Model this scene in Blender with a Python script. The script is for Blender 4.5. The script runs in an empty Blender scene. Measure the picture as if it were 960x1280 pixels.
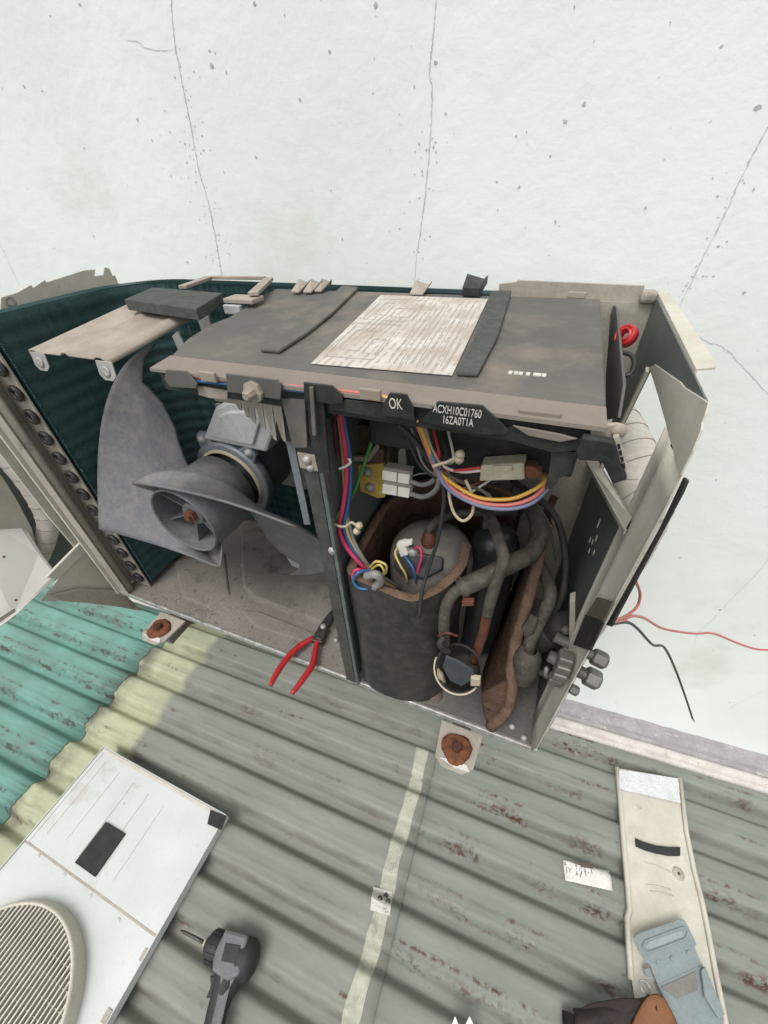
import bpy, math, random
from mathutils import Vector, Matrix
random.seed(7)
SC = bpy.context.scene
COL = SC.collection
# ------------------------------------------------------------------ camera
F = 494.29                                    # focal length in pixels of a 960 x 1280 frame
CAM = Vector((0.6932, -0.2581, 0.6019))
RX = Vector((0.92647778, 0.37409536, -0.04112893))      # camera right
RY = Vector((0.21071679, -0.60617337, -0.76691086))     # camera down
RZ = Vector((-0.31182906, 0.70185932, -0.64043433))     # camera forward
cd = bpy.data.cameras.new('camera'); cam = bpy.data.objects.new('camera', cd); COL.objects.link(cam)
cd.sensor_fit = 'VERTICAL'; cd.sensor_height = 36.0; cd.lens = F / 1280 * 36.0
cd.clip_start = 0.01; cd.clip_end = 500
M = Matrix.Identity(4)
for i in range(3):
    M[i][0] = RX[i]; M[i][1] = -RY[i]; M[i][2] = -RZ[i]; M[i][3] = CAM[i]
cam.matrix_world = M
SC.camera = cam
SC.cycles.max_bounces = 7; SC.cycles.diffuse_bounces = 4; SC.cycles.glossy_bounces = 3
# ------------------------------------------------------------------ sky and sun (bright overcast)
SUN_EL, SUN_AZ = math.radians(64), math.radians(-165)     # azimuth from +Y, clockwise
w = bpy.data.worlds.new('World'); SC.world = w; w.use_nodes = True
nt = w.node_tree; bg = nt.nodes['Background']
sky = nt.nodes.new('ShaderNodeTexSky'); sky.sky_type = 'NISHITA'; sky.sun_disc = False
sky.sun_elevation = SUN_EL; sky.sun_rotation = SUN_AZ; sky.dust_density = 3.0; sky.air_density = 1.0
hs = nt.nodes.new('ShaderNodeHueSaturation'); hs.inputs['Saturation'].default_value = 0.10
nt.links.new(sky.outputs[0], hs.inputs['Color']); nt.links.new(hs.outputs[0], bg.inputs['Color'])
bg.inputs['Strength'].default_value = 0.15
sl = bpy.data.lights.new('sun', 'SUN'); sl.energy = 1.0; sl.angle = math.radians(25); sl.color = (1, .97, .92)
so = bpy.data.objects.new('sun', sl); COL.objects.link(so)
sd = Vector((math.sin(SUN_AZ) * math.cos(SUN_EL), math.cos(SUN_AZ) * math.cos(SUN_EL), math.sin(SUN_EL)))
so.rotation_euler = sd.to_track_quat('Z', 'Y').to_euler(); so.location = sd * 5
SC.view_settings.view_transform = 'Standard'; SC.view_settings.look = 'None'
SC.view_settings.exposure = 0.57; SC.view_settings.gamma = 1.0

# ------------------------------------------------------------------ helpers
def ray(px, py):
    return (RX * ((px - 480) / F) + RY * ((py - 640) / F) + RZ)
def at(px, py, ax, v):                         # the point of the plane ax = v seen at a pixel of the photograph
    r = ray(px, py); i = 'xyz'.index(ax)
    return CAM + r * ((v - CAM[i]) / r[i])
def aty(px, py, y): return at(px, py, 'y', y)
def atx(px, py, x): return at(px, py, 'x', x)
def atz(px, py, z): return at(px, py, 'z', z)
def on(px, py, p0, n):
    r = ray(px, py); return CAM + r * ((p0 - CAM).dot(n) / r.dot(n))

MATS = {}
def mat(name, c1, c2=None, scale=10, rough=.6, metal=0., bump=0., bscale=80, spots=None, spots2=None, spec=.4, alpha=None, trans=0., stretch=None, thr=(.35, .65), grime=.5, dust=0.):
    """procedural paint: two tones over noise, then up to two layers of stains (colour, scale, threshold, softness)"""
    if name in MATS: return MATS[name]
    m = bpy.data.materials.new(name); m.use_nodes = True; n = m.node_tree.nodes; L = m.node_tree.links
    b = n['Principled BSDF']; b.inputs['Roughness'].default_value = rough; b.inputs['Metallic'].default_value = metal
    b.inputs['Specular IOR Level'].default_value = spec; b.inputs['Transmission Weight'].default_value = trans
    if alpha is not None: b.inputs['Alpha'].default_value = alpha
    tc = n.new('ShaderNodeTexCoord'); vec = tc.outputs['Object']
    if stretch:
        mp = n.new('ShaderNodeMapping'); mp.inputs['Scale'].default_value = stretch; L.new(vec, mp.inputs[0]); vec = mp.outputs[0]
    def noise(s, d=6, r=.6):
        t = n.new('ShaderNodeTexNoise'); t.inputs['Scale'].default_value = s; t.inputs['Detail'].default_value = min(d, 5); t.inputs['Roughness'].default_value = r
        L.new(vec, t.inputs['Vector']); return t.outputs['Fac']
    def ramp(f, a, bb):
        r = n.new('ShaderNodeMapRange'); r.inputs[1].default_value = a; r.inputs[2].default_value = bb; L.new(f, r.inputs[0]); return r.outputs[0]
    def mix(f, a, c):
        x = n.new('ShaderNodeMix'); x.data_type = 'RGBA'
        L.new(f, x.inputs[0])
        if isinstance(a, tuple): x.inputs[6].default_value = (*a, 1)
        else: L.new(a, x.inputs[6])
        x.inputs[7].default_value = (*c, 1); return x.outputs[2]
    col = tuple(c1)
    if c2: col = mix(ramp(noise(scale), *thr), col, c2)
    for sp in (spots, spots2):
        if sp: col = mix(ramp(noise(sp[1], 8, .65), sp[2], sp[2] + sp[3]), col, sp[0])
    if c2 and grime:
        def mulf(f, k):
            x = n.new('ShaderNodeMath'); x.operation = 'MULTIPLY'; L.new(f, x.inputs[0]); x.inputs[1].default_value = k; return x.outputs[0]
        col = mix(mulf(ramp(noise(210, 5, .7), .42, .72), grime), col, tuple(q * .55 for q in c1))
        if dust: col = mix(mulf(ramp(noise(48, 5, .7), .45, .75), dust), col, (.30, .26, .21))
    if isinstance(col, tuple): b.inputs['Base Color'].default_value = (*col, 1)
    else: L.new(col, b.inputs['Base Color'])
    if bump:
        bp = n.new('ShaderNodeBump'); bp.inputs['Strength'].default_value = bump; bp.inputs['Distance'].default_value = .002
        L.new(noise(bscale, 4), bp.inputs['Height']); L.new(bp.outputs[0], b.inputs['Normal'])
    if c2:
        rr = n.new('ShaderNodeMapRange'); rr.inputs[3].default_value = max(0, rough - .1); rr.inputs[4].default_value = min(1, rough + .15)
        L.new(noise(scale * 2.3), rr.inputs[0]); L.new(rr.outputs[0], b.inputs['Roughness'])
    MATS[name] = m; return m

def pset(o, label=None, cat=None, group=None, kind=None):
    if label: o['label'] = label
    if cat: o['category'] = cat
    if group: o['group'] = group
    if kind: o['kind'] = kind
    return o
def thing(name, loc, label, cat, group=None):
    o = bpy.data.objects.new(name, None); o.empty_display_size = .05; o.location = loc; COL.objects.link(o)
    return pset(o, label, cat, group)
def adopt(o, parent):
    o.parent = parent
    p = parent
    off = Vector((0, 0, 0))
    while p is not None:
        if p.type == 'EMPTY': off += p.location
        p = p.parent
    if parent.type == 'EMPTY': o.matrix_parent_inverse = Matrix.Translation(-Vector(parent.location))
def mesh(name, v, f, m, parent=None, smooth=False, bevel=0, solid=0, sub=0):
    me = bpy.data.meshes.new(name); me.from_pydata([tuple(x) for x in v], [], f); me.validate(); me.update()
    me.materials.append(m)
    o = bpy.data.objects.new(name, me); COL.objects.link(o)
    if smooth:
        me.polygons.foreach_set('use_smooth', [True] * len(me.polygons))
    if parent is not None: adopt(o, parent)
    if solid:
        md = o.modifiers.new('thickness', 'SOLIDIFY'); md.thickness = solid; md.offset = 0
    if sub:
        md = o.modifiers.new('subdivision', 'SUBSURF'); md.levels = sub; md.render_levels = sub
    if bevel:
        md = o.modifiers.new('bevel', 'BEVEL'); md.width = bevel; md.segments = 2; md.limit_method = 'ANGLE'; md.angle_limit = math.radians(35)
    return o
def clone(src, parent, d, name=None):
    c = src.copy(); COL.objects.link(c); c.location = src.location + Vector(d)
    return c
class MB:
    def __init__(s): s.v = []; s.f = []
    def add(s, v, f):
        o = len(s.v); s.v += [Vector(x) for x in v]; s.f += [tuple(i + o for i in q) for q in f]; return s
    def box(s, x0, x1, y0, y1, z0, z1):
        return s.add([(x0, y0, z0), (x1, y0, z0), (x1, y1, z0), (x0, y1, z0), (x0, y0, z1), (x1, y0, z1), (x1, y1, z1), (x0, y1, z1)],
                     [(0, 3, 2, 1), (4, 5, 6, 7), (0, 1, 5, 4), (1, 2, 6, 5), (2, 3, 7, 6), (3, 0, 4, 7)])
    def prism(s, poly, d):                      # a flat outline given thickness d
        n = len(poly); d = Vector(d); p = [Vector(x) for x in poly]
        return s.add(p + [x + d for x in p], [tuple(range(n))[::-1], tuple(range(n, 2 * n))] + [(i, (i + 1) % n, n + (i + 1) % n, n + i) for i in range(n)])
    def bar(s, a, b, wd, th, up=(0, 0, 1)):     # a straight bar from a to b
        a = Vector(a); b = Vector(b); t = (b - a).normalized(); sd_ = t.cross(Vector(up))
        if sd_.length < 1e-4: sd_ = t.cross(Vector((1, 0, 0)))
        sd_.normalize(); u = sd_.cross(t).normalized()
        c = [a + sd_ * i * wd / 2 + u * j * th / 2 for i, j in ((-1, -1), (1, -1), (1, 1), (-1, 1))]
        return s.prism(c, b - a)
    def tube(s, path, r, n=8, cap=True):
        path = [Vector(p) for p in path]; rs = r if isinstance(r, (list, tuple)) else [r] * len(path)
        fr = None; rings = []
        for i, p in enumerate(path):
            t = (path[min(i + 1, len(path) - 1)] - path[max(i - 1, 0)]).normalized()
            if fr is None:
                fr = t.orthogonal().normalized()
            fr = (fr - t * fr.dot(t)).normalized(); b_ = t.cross(fr)
            rings.append([p + (fr * math.cos(2 * math.pi * k / n) + b_ * math.sin(2 * math.pi * k / n)) * rs[i] for k in range(n)])
        o = len(s.v)
        for rg in rings: s.v += rg
        for i in range(len(path) - 1):
            for k in range(n):
                s.f.append((o + i * n + k, o + i * n + (k + 1) % n, o + (i + 1) * n + (k + 1) % n, o + (i + 1) * n + k))
        if cap:
            s.f.append(tuple(o + k for k in range(n))[::-1]); s.f.append(tuple(o + (len(path) - 1) * n + k for k in range(n)))
        return s
    def lathe(s, prof, org, axis, n=32, a0=0., a1=360., closed=None):   # prof: (radius, distance along axis)
        axis = Vector(axis).normalized(); org = Vector(org)
        u = axis.orthogonal().normalized() if abs(axis.z) < .9 else Vector((1, 0, 0)); v_ = axis.cross(u)
        full = abs(a1 - a0 - 360) < 1e-6; m = n if full else n + 1; o = len(s.v)
        for r, h in prof:
            for k in range(m):
                a = math.radians(a0 + (a1 - a0) * k / n); s.v.append(org + axis * h + (u * math.cos(a) + v_ * math.sin(a)) * r)
        for i in range(len(prof) - 1):
            for k in range(n):
                k2 = (k + 1) % m
                s.f.append((o + i * m + k, o + i * m + k2, o + (i + 1) * m + k2, o + (i + 1) * m + k))
        return s
    def grid(s, rows):
        o = len(s.v); n = len(rows[0])
        for r in rows: s.v += [Vector(x) for x in r]
        for i in range(len(rows) - 1):
            for k in range(n - 1): s.f.append((o + i * n + k, o + i * n + k + 1, o + (i + 1) * n + k + 1, o + (i + 1) * n + k))
        return s
    def build(s, name, m, parent=None, **kw): return mesh(name, s.v, s.f, m, parent, **kw)
def spline(pts, k=8):
    p = [Vector(x) for x in pts]
    if len(p) < 3: return p
    q = [p[0] * 2 - p[1]] + p + [p[-1] * 2 - p[-2]]; out = []
    for i in range(1, len(q) - 2):
        a, b, c, d = q[i - 1:i + 3]
        for j in range(k):
            t = j / k
            out.append(.5 * ((2 * b) + (c - a) * t + (2 * a - 5 * b + 4 * c - d) * t * t + (3 * b - a - 3 * c + d) * t ** 3))
    return out + [p[-1]]
def wire(name, pts, r, m, parent, k=8, n=8):   # pts: (px, py, y) as read off the photograph, or 3-D vectors
    P = [aty(*p) if not isinstance(p, Vector) else p for p in pts]
    if r < .0040: r *= .56 if name in ('harness_wire', 'front_run', 'terminal_lead', 'lead_loop') else .74
    return MB().tube(spline(P, k), r, n).build(name, m, parent, smooth=True)
def text(name, body, size, loc, rx, ry, m, parent, depth=.0002, sx=1.):   # lettering; rx, ry: world directions of its x and y axes
    c = bpy.data.curves.new(name, 'FONT'); c.body = body; c.size = size; c.align_x = 'CENTER'; c.align_y = 'CENTER'; c.extrude = depth
    t = bpy.data.objects.new(name, c); COL.objects.link(t)
    dg = bpy.context.evaluated_depsgraph_get(); me = bpy.data.meshes.new_from_object(t.evaluated_get(dg))
    bpy.data.objects.remove(t); bpy.data.curves.remove(c)
    rx = Vector(rx).normalized(); ry = Vector(ry); ry = (ry - rx * ry.dot(rx)).normalized(); rz = rx.cross(ry)
    for v in me.vertices: v.co = Vector(loc) + rx * v.co.x * sx + ry * v.co.y + rz * v.co.z
    me.name = name; me.materials.clear(); me.materials.append(m)
    o = bpy.data.objects.new(name, me); COL.objects.link(o); adopt(o, parent); return o
def lerp(a, b, t): return a + (b - a) * t
def interp(tab, t):
    for a, b in zip(tab, tab[1:]):
        if t <= b[0]:
            k = (t - a[0]) / (b[0] - a[0]); return [lerp(x, y, k) for x, y in zip(a[1:], b[1:])]
    return list(tab[-1][1:])

# ------------------------------------------------------------------ materials
CREAM = mat('cream_paint', (.55, .525, .455), (.45, .42, .35), 14, .5, 0, .1, 60, ((.20, .16, .12), 22, .64, .12), grime=.22)
CREAM_DIRTY = mat('cream_paint_dirty', (.40, .37, .31), (.31, .28, .235), 16, .6, 0, .15, 70, ((.13, .105, .08), 26, .60, .15))
WHITE_PAINT = mat('white_panel_paint', (.56, .575, .56), (.49, .505, .49), 5, .4, 0, .04, 50, ((.34, .30, .24), 9, .60, .22), ((.25, .22, .18), 30, .66, .12), grime=.15)
DUSTY_BEIGE = mat('dusty_galvanised', (.36, .315, .26), (.27, .23, .185), 25, .7, .1, .15, 90, ((.16, .12, .09), 40, .66, .1), grime=.25)
INNER_GREEN = mat('inner_panel_green_grey', (.135, .155, .145), (.11, .125, .118), 8, .5, .1, .05, 60, ((.21, .20, .17), 18, .66, .2))
BLACK = mat('black_plastic', (.017, .019, .020), (.028, .028, .027), 18, .45, 0, .1, 160, dust=.10)
BLACKDUST = mat('dusty_black_plastic', (.118, .110, .100), (.085, .082, .077), 9, .62, 0, .05, 120, ((.23, .19, .15), 7, .52, .22), spec=.3, grime=.2)
DUSTEDGE = mat('dust_covered_edge', (.205, .175, .150), (.165, .143, .123), 9, .8, 0, .1, 200, grime=.2)
RUBBER = mat('black_rubber', (.014, .014, .014), (.025, .024, .022), 20, .7, 0, .3, 160, dust=.08)
FELT_OUT = mat('jacket_vinyl', (.020, .020, .019), (.033, .031, .027), 14, .42, 0, .25, 60, ((.06, .054, .045), 26, .60, .15), dust=.12)
FELT_IN = mat('brown_felt', (.075, .045, .032), (.12, .075, .052), 45, .95, 0, .9, 220, ((.045, .025, .018), 60, .58, .1), spec=.1)
FELT_EDGE = mat('brown_felt_edge', (.175, .115, .082), (.11, .07, .05), 60, .95, 0, 1., 260, spec=.1)
STEEL = mat('zinc_steel', (.42, .41, .39), (.32, .31, .29), 40, .55, .4, .1, 90)
PAN = mat('dirty_base_pan', (.175, .158, .140), (.235, .213, .188), 7, .8, 0, .25, 140, ((.080, .072, .064), 9, .54, .14), ((.06, .055, .05), 60, .62, .10), spec=.2)
PANDARK = mat('dirty_base_pan_grey', (.105, .105, .10), (.14, .13, .115), 9, .75, 0, .2, 140, ((.05, .05, .048), 14, .6, .15), spec=.2)
CHIP = mat('worn_metal_edge', (.52, .52, .50), (.25, .24, .22), 90, .45, .4, .2, 90)
RUST = mat('rust', (.20, .068, .030), (.075, .030, .018), 110, .9, 0, .5, 160)
FANM = mat('fan_plastic', (.112, .114, .122), (.135, .136, .142), 10, .55, 0, .12, 160, ((.20, .19, .18), 16, .55, .25), dust=.30)
MOTORM = mat('motor_cast', (.23, .25, .275), (.18, .195, .215), 30, .45, .3, .1, 120)
MOTORD = mat('motor_dark', (.075, .082, .09), (.10, .107, .115), 20, .5, .2, .15, 160, dust=.15)
BRACKW = mat('pale_motor_bracket', (.52, .52, .51), (.42, .42, .41), 20, .5, .2, .1, 80)
FINM = mat('blue_green_fins', (.046, .098, .100), (.066, .130, .128), 12, .5, .1, .0, 50, ((.08, .12, .115), 130, .68, .05), stretch=(1, 1, 3.2))
FINEND = mat('bare_fin_edge', (.20, .30, .30), (.05, .12, .13), 130, .5, .3, .1, 90)
SPONGE = mat('grey_sponge', (.075, .078, .074), (.10, .10, .092), 60, .95, 0, .6, 300, spec=.1)
PINK = mat('wire_pink', (.50, .045, .11), rough=.4); BLUE = mat('wire_blue', (.035, .11, .26), rough=.4)
YELLOW = mat('wire_yellow', (.52, .41, .14), rough=.4); ORANGE = mat('wire_orange', (.52, .29, .05), rough=.4)
GREEN = mat('wire_green', (.05, .17, .045), rough=.4); GREYW = mat('wire_grey', (.22, .215, .20), rough=.5)
REDW = mat('wire_red', (.55, .04, .045), rough=.4); CORAL = mat('wire_coral', (.47, .13, .11), rough=.4)
BLACKW = mat('wire_black', (.03, .03, .03), rough=.5); WHITEW = mat('wire_white', (.6, .58, .52), rough=.5)
VIOLET = mat('wire_blue_grey', (.15, .17, .26), rough=.45); BEIGEW = mat('wire_beige', (.42, .36, .25), rough=.5)
CONN = mat('white_connector', (.80, .78, .72), (.72, .69, .62), 60, .45, grime=.15)
CONNB = mat('yellowed_connector', (.52, .48, .35), (.45, .41, .29), 60, .4)
YELPL = mat('yellow_bakelite', (.62, .43, .10), (.50, .34, .07), 50, .5, 0, .1, 90, ((.25, .15, .05), 80, .66, .08))
LAMIN = mat('varnished_laminations', (.10, .085, .04), (.065, .055, .03), 60, .5, .3, .2, 90)
CLOTH = mat('cloth_tape', (.33, .29, .27), (.25, .22, .205), 40, .8, 0, .4, 120)
GREYPIPE = mat('dusty_pipe', (.080, .070, .056), (.050, .045, .037), 40, .7, .1, .5, 180, ((.15, .13, .105), 60, .58, .12), dust=.25)
COPPER = mat('rusty_copper_pipe', (.22, .085, .05), (.12, .05, .035), 50, .6, .4, .3, 120)
TAPEW = mat('white_pipe_tape', (.62, .58, .52), (.50, .46, .40), 20, .6, 0, .2, 60, ((.34, .28, .22), 30, .62, .12))
COMPM = mat('compressor_paint', (.205, .188, .165), (.15, .138, .12), 30, .6, .1, .15, 120)
DUSTBROWN = mat('brown_dust_foam', (.13, .105, .08), (.09, .07, .055), 40, .95, 0, .5, 200)
PLIERR = mat('red_dipped_vinyl', (.42, .022, .025), (.34, .018, .02), 30, .35, 0, .03, 90)
PLIERS_STEEL = mat('dark_tool_steel', (.07, .068, .065), (.11, .105, .095), 50, .4, .7, .1, 120)
DRILLG = mat('drill_grey_plastic', (.12, .125, .13), (.145, .147, .15), 30, .5, 0, .1, 160)
DRILLK = mat('drill_black_grip', (.018, .018, .019), (.03, .03, .03), 30, .6, 0, .2, 200)
SLATM = mat('grille_cream_plastic', (.56, .53, .45), (.50, .47, .39), 12, .5, 0, .05, 60, ((.25, .21, .16), 40, .68, .1))
COVERG = mat('grey_plastic_cover', (.23, .27, .275), (.20, .235, .24), 14, .35, 0, .03, 60, ((.14, .16, .16), 40, .68, .1))
LEATHER = mat('dark_leather', (.016, .010, .009), (.026, .016, .013), 30, .7, 0, .3, 160)
TAN = mat('tan_leather', (.22, .095, .040), (.15, .062, .026), 18, .6, 0, .2, 120)
FOIL = mat('crinkled_foil', (.78, .79, .80), (.66, .67, .68), 30, .25, .45, .9, 45)
PAPER = mat('sticker_paper', (.66, .65, .62), (.60, .59, .56), 30, .6, 0, .2, 90, ((.33, .34, .33), 90, .62, .05), spec=.3)
MARK = mat('white_print', (.62, .60, .54), (.5, .48, .42), 300, .6)
CEMENT = mat('cement_fillet', (.36, .34, .34), (.27, .255, .26), 25, .85, 0, .6, 120, ((.50, .47, .44), 40, .6, .1))
FLASH = mat('weathered_flashing', (.60, .56, .53), (.47, .43, .40), 30, .6, 0, .3, 90, ((.25, .20, .17), 50, .64, .1))
SEAL = mat('pale_sealant', (.44, .44, .355), (.34, .35, .28), 30, .7, 0, .3, 90, ((.22, .22, .185), 26, .53, .15))

# ================================================================== SETTING: corrugated roof
ZR = -.72; PITCH = .117; V0 = -.138; ROT = math.atan(.03)
def roof_h(v):
    t = ((v - V0) / PITCH) % 1.0; s_ = min(t, 1 - t)          # 0 = middle of the valley, .5 = middle of the crest
    h = 0 if s_ < .07 else (1 if s_ > .25 else (s_ - .07) / .18)
    h = h * h * (3 - 2 * h)
    return -.030 * (1 - h) + .0010 * max(0, 1 - abs(t - .40) / .06) + .0007 * max(0, 1 - abs(t - .66) / .06)
def roof_mat(name, c1, c2, band=None, rust=.66, peel=None):
    m = bpy.data.materials.new(name); m.use_nodes = True; n = m.node_tree.nodes; L = m.node_tree.links; b = n['Principled BSDF']
    b.inputs['Roughness'].default_value = .62; b.inputs['Specular IOR Level'].default_value = .35
    tc = n.new('ShaderNodeTexCoord')
    def mp(s):
        x = n.new('ShaderNodeMapping'); x.inputs['Scale'].default_value = s; L.new(tc.outputs['Object'], x.inputs[0]); return x.outputs[0]
    def noise(vec, s, d=5, r=.62):
        t = n.new('ShaderNodeTexNoise'); t.inputs['Scale'].default_value = s; t.inputs['Detail'].default_value = d; t.inputs['Roughness'].default_value = r
        L.new(vec, t.inputs['Vector']); return t.outputs['Fac']
    def ramp(f, a, c):
        r = n.new('ShaderNodeMapRange'); r.inputs[1].default_value = a; r.inputs[2].default_value = c; L.new(f, r.inputs[0]); return r.outputs[0]
    def mix(f, a, c):
        x = n.new('ShaderNodeMix'); x.data_type = 'RGBA'; L.new(f, x.inputs[0])
        for s_, q in ((6, a), (7, c)):
            if isinstance(q, tuple): x.inputs[s_].default_value = (*q, 1)
            else: L.new(q, x.inputs[s_])
        return x.outputs[2]
    def math_(op, a, c):
        x = n.new('ShaderNodeMath'); x.operation = op
        for i, q in enumerate((a, c)):
            if isinstance(q, (int, float)): x.inputs[i].default_value = q
            else: L.new(q, x.inputs[i])
        return x.outputs[0]
    along = mp((1.2, 9, 4)); flat = mp((1, 1, 1))
    col = mix(ramp(noise(along, 3), .32, .68), c1, c2)
    if band:
        sx = n.new('ShaderNodeSeparateXYZ'); L.new(tc.outputs['Object'], sx.inputs[0])
        nx = math_('ADD', sx.outputs[0], math_('MULTIPLY', math_('SUBTRACT', noise(flat, 14), .5), .03))
        f = math_('MULTIPLY', ramp(nx, band[1] + .012, band[1] - .012), ramp(noise(flat, 16), .78, .66))
        bc = mix(ramp(noise(flat, 6), .35, .65), band[2], band[3])
        bc = mix(math_('MULTIPLY', ramp(nx, -.90, -.965), ramp(noise(flat, 11), .35, .6)), bc, (.13, .115, .09))
        col = mix(f, col, bc)
    streak = ramp(noise(mp((2.2, 26, 10)), 3.2), .58, .75)
    col = mix(math_('MULTIPLY', streak, .38), col, (.095, .09, .075))
    pl_ = ramp(noise(mp((1, 1.6, 1)), 30), peel, peel + .05) if peel else None
    if peel: col = mix(math_('MULTIPLY', ramp(noise(flat, 2.6), .42, .68), .75), col, (.105, .125, .105))
    sv = n.new('ShaderNodeSeparateXYZ'); L.new(tc.outputs['Object'], sv.inputs[0])
    ph = math_('FRACT', math_('DIVIDE', math_('ADD', sv.outputs[1], 40 * PITCH - V0 + .0), PITCH), 0)
    edge = math_('MULTIPLY', ramp(ph, .02, .10), ramp(ph, .34, .16))
    edge2 = math_('MULTIPLY', ramp(ph, .34, .39), ramp(ph, .46, .41))
    eb_ = math_('MAXIMUM', edge, edge2)
    rz = math_('MULTIPLY', math_('MULTIPLY', ramp(noise(mp((1.6, 3, 1)), 4), rust - .10, rust), ramp(noise(flat, 70), .46, .56)), eb_)
    col = mix(rz, col, (.085, .038, .026))
    if peel: col = mix(math_('MULTIPLY', pl_, eb_), col, (.085, .09, .08))
    grime = math_('MULTIPLY', ramp(noise(mp((1, 4, 1)), 7), .48, .66), eb_)
    col = mix(math_('MULTIPLY', grime, .45), col, (.10, .085, .068))
    specks = ramp(noise(flat, 180, 2), .72, .75)
    col = mix(math_('MULTIPLY', specks, .6), col, (.06, .055, .05))
    L.new(col, b.inputs['Base Color'])
    bp = n.new('ShaderNodeBump'); bp.inputs['Strength'].default_value = .22; bp.inputs['Distance'].default_value = .003
    L.new(noise(flat, 60), bp.inputs['Height']); L.new(bp.outputs[0], b.inputs['Normal'])
    return m
R_TURQ = roof_mat('turquoise_roof_paint', (.150, .335, .285), (.12, .25, .21), rust=.66, peel=.54)
R_GREY = roof_mat('grey_green_roof_paint', (.238, .243, .212), (.178, .188, .162), band=(0, -.765, (.42, .44, .29), (.31, .32, .215)))
R_GREY2 = roof_mat('grey_green_roof_paint_b', (.222, .236, .208), (.168, .182, .158), rust=.60)
roof = thing('corrugated_roof', (.5, 0, ZR), None, None); roof['kind'] = 'structure'
roof.rotation_euler.z = ROT
def roof_sheet(u0, u1, lift, m, jag0=0, jag1=0, nu=24):
    vs = []; v = -2.4
    while v < .62:
        vs.append(v); v += PITCH / 28
    rows = []
    for i in range(nu + 1):
        k = i / nu; row = []
        for j, v in enumerate(vs):
            u = lerp(u0, u1, k)
            if i == 0: u += jag0 * (math.sin(v * 37) * .5 + math.sin(v * 91 + 1) * .3 + random.uniform(-.35, .35))
            if i == nu: u += jag1 * (math.sin(v * 37) * .5 + math.sin(v * 91 + 1) * .3 + random.uniform(-.35, .35))
            row.append((u, v, roof_h(v) + lift + .0012 * math.sin(u * 7 + v * 11)))
        rows.append(row)
    mb = MB().grid(rows)
    o = mesh('roof_sheet', mb.v, mb.f, m, None, smooth=True); o.parent = roof
    md = o.modifiers.new('thickness', 'SOLIDIFY'); md.thickness = .0012; md.offset = -1
    return o
roof_sheet(-4.0, -.972, .0045, R_TURQ, jag1=.008)
roof_sheet(-1.10, .13, .0015, R_GREY)
roof_sheet(.07, 4.0, -.0015, R_GREY2)
# pale sealant strip brushed over the lap of the two grey sheets, and its metal patch with screws
rows = []
for k, du in enumerate((0, .012, .024, .036)):
    row = []; v = -1.6
    while v < .19:
        row.append((.070 + du + (.0012 * math.sin(v * 60 + k) if k in (0, 3) else 0) + .0025 * math.sin(v * 23) , v, roof_h(v) + .0052 + (.0008 if k in (1, 2) else 0))); v += PITCH / 28
    rows.append(row)
mb = MB().grid(rows); o = mesh('sealant_strip', mb.v, mb.f, SEAL, None, smooth=True); o.parent = roof
def roof_local(p): return roof.matrix_basis.inverted() @ p
def RL(px, py, z=ZR): return Matrix.Rotation(-ROT, 4, 'Z') @ (atz(px, py, z) - Vector((.5, 0, ZR)))
pc = [RL(*p) for p in ((466, 1107), (490, 1113), (488, 1145), (463, 1138))]
cu = sum((p.x for p in pc)) / 4; cv = sum((p.y for p in pc)) / 4
PATCH = mat('flaking_white_patch', (.60, .59, .55), (.48, .47, .43), 60, .6, 0, .5, 120, ((.10, .095, .09), 70, .6, .06))
rows = [[(p.x, p.y, roof_h(p.y) + .0075) for p in (pc[0].lerp(pc[3], k / 8), pc[0].lerp(pc[3], k / 8).lerp(pc[1].lerp(pc[2], k / 8), .5), pc[1].lerp(pc[2], k / 8))] for k in range(9)]
mb = MB().grid(rows); o = mesh('patch', mb.v, mb.f, PATCH, None, solid=.002); o.parent = roof
for dx, dy in ((.006, .012), (.016, .004), (-.004, .002)):
    mb = MB().lathe([(0, .006), (.004, .0055), (.006, .002), (.0062, -.004)], (cu + dx, cv + dy, roof_h(cv + dy) + .009), (0, 0, 1), 10)
    o = mesh('patch_screw', mb.v, mb.f, PLIERS_STEEL, None, smooth=True); o.parent = roof

# ================================================================== wall
WP = Vector((.953, .480, 0)); WD = Vector((1, .06, 0)).normalized(); WN = Vector((WD.y, -WD.x, 0))      # WN points to the camera
WALLM = mat('painted_plaster', (.80, .835, .80), (.75, .775, .735), 2.6, .75, 0, .55, 38, ((.62, .60, .53), 3.1, .56, .25), ((.60, .61, .585), 90, .70, .05), spec=.25, grime=0)
wall = thing('plaster_wall', (.5, .45, ZR), 'cracked white plaster wall behind the opened air conditioner', 'wall')
a = WP - WD * 5; b = WP + WD * 5
def wallp(p, z, d=0): q = p + WN * d; return (q.x, q.y, z)
MB().prism([wallp(a, ZR - .15), wallp(b, ZR - .15), wallp(b, 4.2), wallp(a, 4.2)], -WN * .18).build('plaster', WALLM, wall)
CRACKM = mat('crack_grey', (.46, .47, .455), (.66, .67, .645), 60, .9)
CRACKF = mat('crack_faint', (.55, .55, .52), (.64, .64, .61), 60, .9)
PITM = mat('pitted_plaster', (.42, .41, .38), (.56, .56, .53), 200, .9)
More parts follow.
